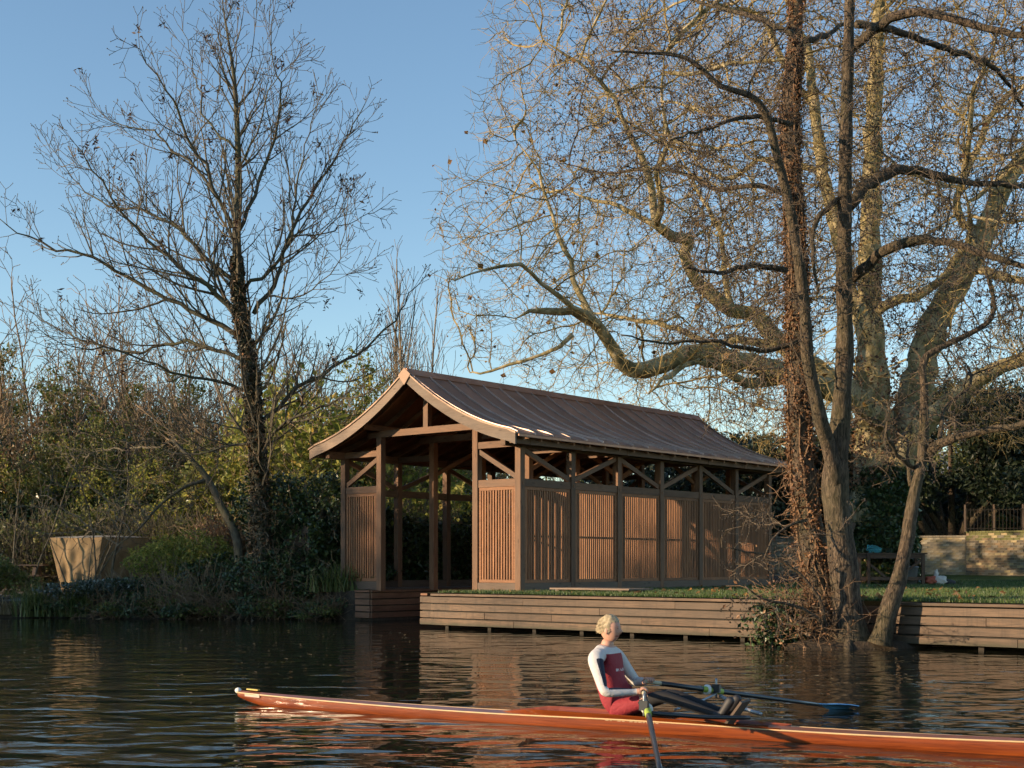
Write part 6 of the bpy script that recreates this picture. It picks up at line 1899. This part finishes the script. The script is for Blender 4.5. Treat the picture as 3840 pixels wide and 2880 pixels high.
def build_person():
    J = {'pelvis': (4.08, 0, 0.175), 'waist': (4.05, 0, 0.325), 'chest': (4.00, 0, 0.505), 'neckb': (3.985, 0, 0.645), 'neck': (4.0, 0, 0.70), 'headb': (4.015, 0, 0.76)}
    R_ = {'pelvis': (0.155, 0.125), 'waist': (0.155, 0.12), 'chest': (0.185, 0.135), 'neckb': (0.085, 0.075), 'neck': (0.055, 0.055), 'headb': (0.055, 0.055)}
    E = [('pelvis', 'waist'), ('waist', 'chest'), ('chest', 'neckb'), ('neckb', 'neck'), ('neck', 'headb')]
    for s, nm, elbow, wrist in ((-1, 'n', (4.13, -0.34, 0.335), (4.345, -0.165, 0.335)), (1, 'f', (4.12, 0.34, 0.37), (4.285, 0.165, 0.395))):
        J['sh' + nm] = (3.985, s * 0.215, 0.605); R_['sh' + nm] = (0.076, 0.070)
        J['ua' + nm] = tuple((np.array(J['sh' + nm]) * .45 + np.array(elbow) * .55)); R_['ua' + nm] = (0.054, 0.054)
        J['el' + nm] = elbow; R_['el' + nm] = (0.044, 0.044)
        J['fa' + nm] = tuple((np.array(elbow) * .6 + np.array(wrist) * .4)); R_['fa' + nm] = (0.043, 0.043)
        J['wr' + nm] = wrist; R_['wr' + nm] = (0.028, 0.030)
        J['pm' + nm] = tuple(np.array(wrist) + np.array((0.045, s * -0.012, 0.012))); R_['pm' + nm] = (0.030, 0.038)
        E += [('neckb', 'sh' + nm), ('sh' + nm, 'ua' + nm), ('ua' + nm, 'el' + nm), ('el' + nm, 'fa' + nm), ('fa' + nm, 'wr' + nm), ('wr' + nm, 'pm' + nm)]
        J['hip' + nm] = (4.13, s * 0.095, 0.17); R_['hip' + nm] = (0.095, 0.09)
        J['th' + nm] = (4.34, s * 0.10, 0.24); R_['th' + nm] = (0.072, 0.072)
        J['kn' + nm] = (4.555, s * 0.10, 0.305); R_['kn' + nm] = (0.050, 0.052)
        J['ca' + nm] = (4.74, s * 0.09, 0.25); R_['ca' + nm] = (0.046, 0.048)
        J['an' + nm] = (4.985, s * 0.085, 0.18); R_['an' + nm] = (0.036, 0.036)
        J['he' + nm] = (5.04, s * 0.085, 0.165); R_['he' + nm] = (0.040, 0.038)
        J['to' + nm] = (5.14, s * 0.085, 0.325); R_['to' + nm] = (0.034, 0.042)
        E += [('pelvis', 'hip' + nm), ('hip' + nm, 'th' + nm), ('th' + nm, 'kn' + nm), ('kn' + nm, 'ca' + nm), ('ca' + nm, 'an' + nm), ('an' + nm, 'he' + nm), ('he' + nm, 'to' + nm)]
    names = list(J)
    ix = {n: i for i, n in enumerate(names)}
    me = bpy.data.meshes.new('person_skeleton')
    me.from_pydata([J[n] for n in names], [(ix[a], ix[b]) for a, b in E], [])
    tmp = bpy.data.objects.new('person_skeleton', me); COL.objects.link(tmp)
    sk = tmp.modifiers.new('skin', 'SKIN'); sk.use_smooth_shade = True
    for i, n in enumerate(names):
        sv = me.skin_vertices[0].data[i]; sv.radius = R_[n]; sv.use_root = (n == 'pelvis')
    ss = tmp.modifiers.new('sub', 'SUBSURF'); ss.levels = 3; ss.render_levels = 3
    dg = bpy.context.evaluated_depsgraph_get()
    body = bpy.data.meshes.new_from_object(tmp.evaluated_get(dg))
    bpy.data.objects.remove(tmp)
    nv = len(body.vertices); co = np.empty(nv * 3); body.vertices.foreach_get('co', co); co = co.reshape(-1, 3)
    faces = [tuple(p.vertices) for p in body.polygons]
    # cloth creases
    nr = np.random.default_rng(4)
    fc = np.array([co[list(f)].mean(0) for f in faces])
    # nearest bone
    A = np.array([J[a] for a, b in E]); B = np.array([J[b] for a, b in E])
    best = np.full(len(fc), 1e9); bi = np.zeros(len(fc), int)
    for i in range(len(E)):
        ab = B[i] - A[i]; t = np.clip(((fc - A[i]) @ ab) / (ab @ ab), 0, 1)
        d_ = np.linalg.norm(fc - (A[i] + t[:, None] * ab), axis=1)
        sel = d_ < best; best[sel] = d_[sel]; bi[sel] = i
    mi = np.zeros(len(fc), int)     # 0 maroon, 1 white, 2 navy, 3 skin, 4 black leggings, 5 shoes
    for k, (a, b) in enumerate(E):
        s = bi == k
        key = a[:2]
        if (a, b) in (('pelvis', 'waist'), ('waist', 'chest'), ('chest', 'neckb')): mi[s] = 0
        elif a == 'neckb' and b == 'neck': mi[s] = np.where(fc[s][:, 2] > 0.695, 3, 0)
        elif a == 'neck': mi[s] = 3
        elif b[:2] == 'sh': mi[s] = 0
        elif key in ('sh', 'ua', 'el', 'fa'): mi[s] = 0
        elif key == 'wr': mi[s] = 3
        elif a == 'pelvis' or key == 'hi': mi[s] = 0
        elif key == 'th': mi[s] = np.where(fc[s][:, 0] < 4.36, 0, 4)
        elif key in ('kn', 'ca'): mi[s] = 4
        elif key in ('an', 'he'): mi[s] = 5
    # smooth masks for the sleeves and their navy stripe, per vertex
    def dist(bones, pts_):
        out_ = np.full(len(pts_), 1e9)
        for a_, b__ in bones:
            p_, q_ = np.array(J[a_]), np.array(J[b__]); ab = q_ - p_
            t_ = np.clip(((pts_ - p_) @ ab) / (ab @ ab), 0, 1)
            out_ = np.minimum(out_, np.linalg.norm(pts_ - (p_ + t_[:, None] * ab), axis=1))
        return out_
    torso = dist([('pelvis', 'waist'), ('waist', 'chest'), ('chest', 'neckb'), ('pelvis', 'hipn'), ('pelvis', 'hipf'), ('hipn', 'thn'), ('hipf', 'thf')], co) - 0.085
    arms = dist([('shn', 'uan'), ('uan', 'eln'), ('eln', 'fan'), ('fan', 'wrn'), ('shf', 'uaf'), ('uaf', 'elf'), ('elf', 'faf'), ('faf', 'wrf')], co) - 0.03
    white = torso - arms
    white = np.maximum(white, co[:, 2] - 0.635)                      # pale yoke and collar
    navy = np.full(len(co), -1.0)
    for nm in ('n',):
        sh_, el_, wr_ = np.array(J['sh' + nm]), np.array(J['el' + nm]), np.array(J['wr' + nm])
        for p_, q_, dr in ((sh_, el_, np.array([1.0, 0, 0.1])), (el_, wr_, np.array([0, 0.0, 1.0]))):
            ab = q_ - p_; t_ = ((co - p_) @ ab) / (ab @ ab); tc = np.clip(t_, 0, 1)
            rel = co - (p_ + tc[:, None] * ab)
            near_ = np.linalg.norm(rel, axis=1) < 0.085
            val = np.minimum(rel @ dr - 0.026, np.minimum(t_ - 0.12, 0.9 - t_) * 0.25)
            navy = np.where(near_, np.maximum(navy, val), navy)
    nbody = len(co)
    V = [tuple(c) for c in co]; Fs = list(faces); mats = list(mi)
    # head: skull, jaw, nose, ears, lightly turned to the right
    hc = np.array([4.03, 0.0, 0.838])
    n_t, n_p = 20, 28
    o0 = len(V)
    for i in range(n_t + 1):
        th = math.pi * i / n_t
        for j in range(n_p):
            ph = 2 * math.pi * j / n_p
            x, y, z = math.sin(th) * math.cos(ph), math.sin(th) * math.sin(ph), math.cos(th)
            sx, sy, sz = 0.092, 0.071, 0.110
            if z < 0: sy *= 1 - 0.32 * (-z) ** 1.3; sx *= 1 - 0.12 * (-z)
            X, Y, Z = x * sx, y * sy, z * sz
            if x > 0.3 and z < 0: X += 0.012 * (-z) * x                                     # chin
            if x > 0.8: X += 0.026 * math.exp(-(y / 0.16) ** 2 - ((z + 0.16) / 0.16) ** 2)   # nose
            if x > 0.6: X -= 0.010 * math.exp(-((abs(y) - 0.36) / 0.14) ** 2 - ((z - 0.06) / 0.11) ** 2)   # eye sockets
            if x > 0.7: X -= 0.004 * math.exp(-(y / 0.3) ** 2 - ((z + 0.45) / 0.06) ** 2)    # mouth line
            V.append((hc[0] + X, hc[1] + Y, hc[2] + Z))
    for i in range(n_t):
        for j in range(n_p):
            f = (o0 + i * n_p + j, o0 + i * n_p + (j + 1) % n_p, o0 + (i + 1) * n_p + (j + 1) % n_p, o0 + (i + 1) * n_p + j)
            c = np.mean([V[k] for k in f], axis=0) - hc
            Fs.append(f[::-1])
            mouth = c[0] > 0.06 and abs(c[1]) < 0.028 and -0.062 < c[2] < -0.048
            mats.append(6 if mouth else 3)
    def blob(c, sc, mt, n=8):
        o = len(V)
        for i in range(n + 1):
            th = math.pi * i / n
            for j in range(n):
                ph = 2 * math.pi * j / n
                V.append((c[0] + sc[0] * math.sin(th) * math.cos(ph), c[1] + sc[1] * math.sin(th) * math.sin(ph), c[2] + sc[2] * math.cos(th)))
        for i in range(n):
            for j in range(n):
                Fs.append((o + (i + 1) * n + j, o + (i + 1) * n + (j + 1) % n, o + i * n + (j + 1) % n, o + i * n + j)); mats.append(mt)
    for s in (-1, 1):
        blob(hc + np.array([-0.005, s * 0.072, -0.012]), (0.020, 0.010, 0.030), 3)
        blob(hc + np.array([0.077, s * 0.028, 0.007]), (0.008, 0.010, 0.006), 3)
        blob(hc + np.array([0.0815, s * 0.028, 0.007]), (0.006, 0.009, 0.005), 7)
        blob(hc + np.array([0.083, s * 0.029, 0.022]), (0.006, 0.016, 0.003), 6)
    # fingers wrapped over the grips, thumb on the end
    for s, hand, gate in ((-1, HAND_N, (GX + .03, -GY, GZ_ + .03)), (1, HAND_F, (GX - .04, GY, GZ_ + .03))):
        h = np.array(hand); ax = norm(np.array(gate) - h); upv = np.array([0, 0, 1.0]); fw = norm(np.cross(upv, ax)) ; fw = fw if fw[0] > 0 else -fw
        for k in range(4):
            c = h + ax * (-0.035 + 0.023 * k) ; ln = (0.9, 1.0, 0.97, 0.8)[k]
            pts = []
            for a in np.linspace(-0.5, 3.4 * ln, 9):
                rr = 0.030
                pts.append(c + (-fw * math.cos(a) + upv * math.sin(a)) * rr)
            Vv, Qq, Tt = sweep(np.array(pts), np.linspace(0.0105, 0.0085, 9), 6)
            o = len(V); V += [tuple(q) for q in Vv]
            Fs += [tuple(int(i) + o for i in q) for q in Qq] + [tuple(int(i) + o for i in q) for q in Tt]; mats += [3] * (len(Qq) + len(Tt))
        pts = [h - ax * 0.045 - fw * 0.03, h - ax * 0.062 - fw * 0.005 - upv * 0.012, h - ax * 0.060 + fw * 0.018 - upv * 0.01]
        pp, r_ = catmull(np.array(pts), [0.0125, 0.0115, 0.010], 0.01)
        Vv, Qq, Tt = sweep(pp, r_, 6); o = len(V); V += [tuple(q) for q in Vv]
        Fs += [tuple(int(i) + o for i in q) for q in Qq] + [tuple(int(i) + o for i in q) for q in Tt]; mats += [3] * (len(Qq) + len(Tt))
    me = bpy.data.meshes.new('person')
    me.from_pydata(V, [], Fs); me.update()
    for m_ in (kit_material(), plain('white sleeve', (0.66, 0.64, 0.62), 0.75), plain('navy stripe', (0.015, 0.018, 0.04), 0.75), plain('skin', (0.52, 0.29, 0.21), 0.55), plain('black leggings', (0.012, 0.012, 0.014), 0.8), plain('dark shoes', (0.02, 0.02, 0.024), 0.6), plain('lips', (0.32, 0.11, 0.09), 0.5), plain('pupil', (0.02, 0.015, 0.01), 0.3)):
        me.materials.append(m_)
    for p, m_ in zip(me.polygons, mats): p.material_index = int(m_); p.use_smooth = True
    for nm_, arr in (('kit_white', white), ('kit_navy', navy)):
        at_ = me.attributes.new(nm_, 'FLOAT', 'POINT')
        at_.data.foreach_set('value', np.concatenate([arr, np.full(len(V) - nbody, -1.0)]).astype(np.float32))
    per = bpy.data.objects.new('person', me); COL.objects.link(per)
    per.location = (BO[0], BO[1], 0); per.rotation_euler = (0, 0, BANG)
    tag(per, 'person in maroon and white kit sculling, leaning back with both hands on the oars', 'person')
    # short fair hair
    g = Geo(); Vh = []
    for i in range(13):
        th = math.pi * 0.62 * i / 12
        for j in range(24):
            ph = 2 * math.pi * j / 24
            x, y, z = math.sin(th) * math.cos(ph), math.sin(th) * math.sin(ph), math.cos(th)
            lim = 1.0
            rr = 1.09 + 0.03 * math.sin(ph * 9 + th * 7) + 0.02 * math.sin(ph * 17)
            if x > 0.35 and z < 0.55: rr = 0.9
            if abs(y) > 0.8 and z < -0.05: rr = 0.92
            Vh.append((hc[0] - 0.004 + x * 0.093 * rr, hc[1] + y * 0.072 * rr, hc[2] + 0.005 + z * 0.110 * rr))
    Q = [((i + 1) * 24 + j, (i + 1) * 24 + (j + 1) % 24, i * 24 + (j + 1) % 24, i * 24 + j) for i in range(12) for j in range(24)]
    g.add(Vh, Q); g.build('hair', plain('fair hair', (0.40, 0.32, 0.20), 0.6, nz=0.35, nscale=40), per, True)
    nrh = np.random.default_rng(8)
    nh = 900
    dd_ = norm(nrh.normal(size=(nh, 3))); dd_[:, 2] = np.abs(dd_[:, 2]) * 1.0 - 0.25 * nrh.random(nh)
    dd_ = norm(dd_); dd_ = dd_[~((dd_[:, 0] > 0.35) & (dd_[:, 2] < 0.5))]
    b0 = hc + np.array([-0.004, 0, 0.006]) + dd_ * np.array([0.093, 0.072, 0.110]) * 1.05
    hd = norm(dd_ * 0.15 + np.array([-0.7, 0, -0.45])) * 2.5
    hd = norm(hd + 0.12 * nrh.normal(size=hd.shape)); ln_ = (0.020 + 0.018 * nrh.random(len(b0)))[:, None]
    P0, P1 = b0, b0 + hd * ln_; R0, R1 = np.full(len(b0), 0.0035), np.full(len(b0), 0.0008)
    Vs, Qs = tubes(P0, P1, R0, R1, 3); g = Geo(); g.add(Vs, Qs); g.build('hair_strands', bpy.data.materials['fair hair'], per)['kind'] = 'stuff'
build_person()

# ------------------------------------------------------------------ small scatter
nr = np.random.default_rng(900)
# lawn grass blades: near strip dense, thinner further in
def blades(n, area, h, seed, mat, name, u_off=0.0):
    nr = np.random.default_rng(seed)
    (u0, u1), (v0, v1) = area
    u = nr.uniform(u0, u1, n); v = v0 + (v1 - v0) * nr.random(n) ** 1.6
    x = CX + UX * u + VX * v; y = CY + UY * u + VY * v
    z = ground_z(x, y)
    keep = ~((u > -6.2) & (u < 0.15) & (v > -0.15) & (v < LEN + .2)) & (z > 0.5)
    x, y, z = x[keep], y[keep], z[keep]; n = len(x)
    a = nr.random(n) * 6.283; hh = h * (0.5 + nr.random(n)); w = 0.006 + 0.004 * nr.random(n)
    dx, dy = np.cos(a), np.sin(a)
    ln = hh * 0.5 * nr.random(n)
    V = np.empty((n, 3, 3))
    V[:, 0] = np.stack([x - dy * w, y + dx * w, z - .005], -1); V[:, 1] = np.stack([x + dy * w, y - dx * w, z - .005], -1)
    V[:, 2] = np.stack([x + dx * ln, y + dy * ln, z + hh], -1)
    T = np.arange(n * 3).reshape(-1, 3)
    o = put(name, mesh_np(name, V.reshape(-1, 3), None, T), mat)
    return tag(o, kind='stuff')
M['grass'] = leaf_mat('grass blade', [(0.0, (0.038, 0.078, 0.015)), (0.6, (0.080, 0.140, 0.030)), (0.9, (0.15, 0.165, 0.055)), (1.0, (0.26, 0.28, 0.20))], 0.3)
tag(blades(110000, ((-0.9, 16.0), (-1.75, 20)), 0.055, 901, M['grass'], 'lawn_grass'), 'short green lawn grass behind the plank river wall', 'grass')
# fallen leaves on the lawn, leaves on the water
n = 240
u = nr.uniform(-0.5, 14, n); v = -1.7 + 13 * nr.random(n) ** 1.5
x = CX + UX * u + VX * v; y = CY + UY * u + VY * v; z = ground_z(x, y) + 0.045
ok = ~((u < 0.2) & (v > -.2)) & (z > .5)
V, T = leaves(np.stack([x, y, z], -1)[ok], 0.10, nr, 0.75, 1.2); g = Geo(); g.add(V, None, T)
tag(g.build('fallen_leaves', M['brown_leaf']), 'brown fallen leaves scattered over the lawn', 'leaves', kind='stuff')
n = 900
d = nr.uniform(13, 32, n); px = nr.uniform(0, 1024, n)
clump = np.sin(px * 0.021 + d) + np.sin(d * 1.3 + px * 0.013)
sel = clump > -0.4; d, px = d[sel], px[sel]; n = len(d)
x = (px - 512) / FPX * d
a = nr.random(n) * 6.283; l = nr.uniform(0.015, 0.055, n); w = l * nr.uniform(0.15, 0.6, n)
V = np.stack([np.stack([x + np.cos(a) * l, d + np.sin(a) * l, np.full(n, .006)], -1), np.stack([x - np.sin(a) * w, d + np.cos(a) * w, np.full(n, .010)], -1),
              np.stack([x - np.cos(a) * l, d - np.sin(a) * l, np.full(n, .006)], -1), np.stack([x + np.sin(a) * w, d - np.cos(a) * w, np.full(n, .012)], -1)], 1)
uu, vv = UV(x, d); good = ~((uu > SLIP_L) & (vv > JET_V - .1)) & (bank_n(x, d) < -.1)
V = V[good]; Q = np.arange(len(V) * 4).reshape(-1, 4)
g = Geo(); g.add(V.reshape(-1, 3), Q)
tag(g.build('floating_leaves', M['straw']), 'pale leaves and straws floating on the dark water', 'leaves', kind='stuff')
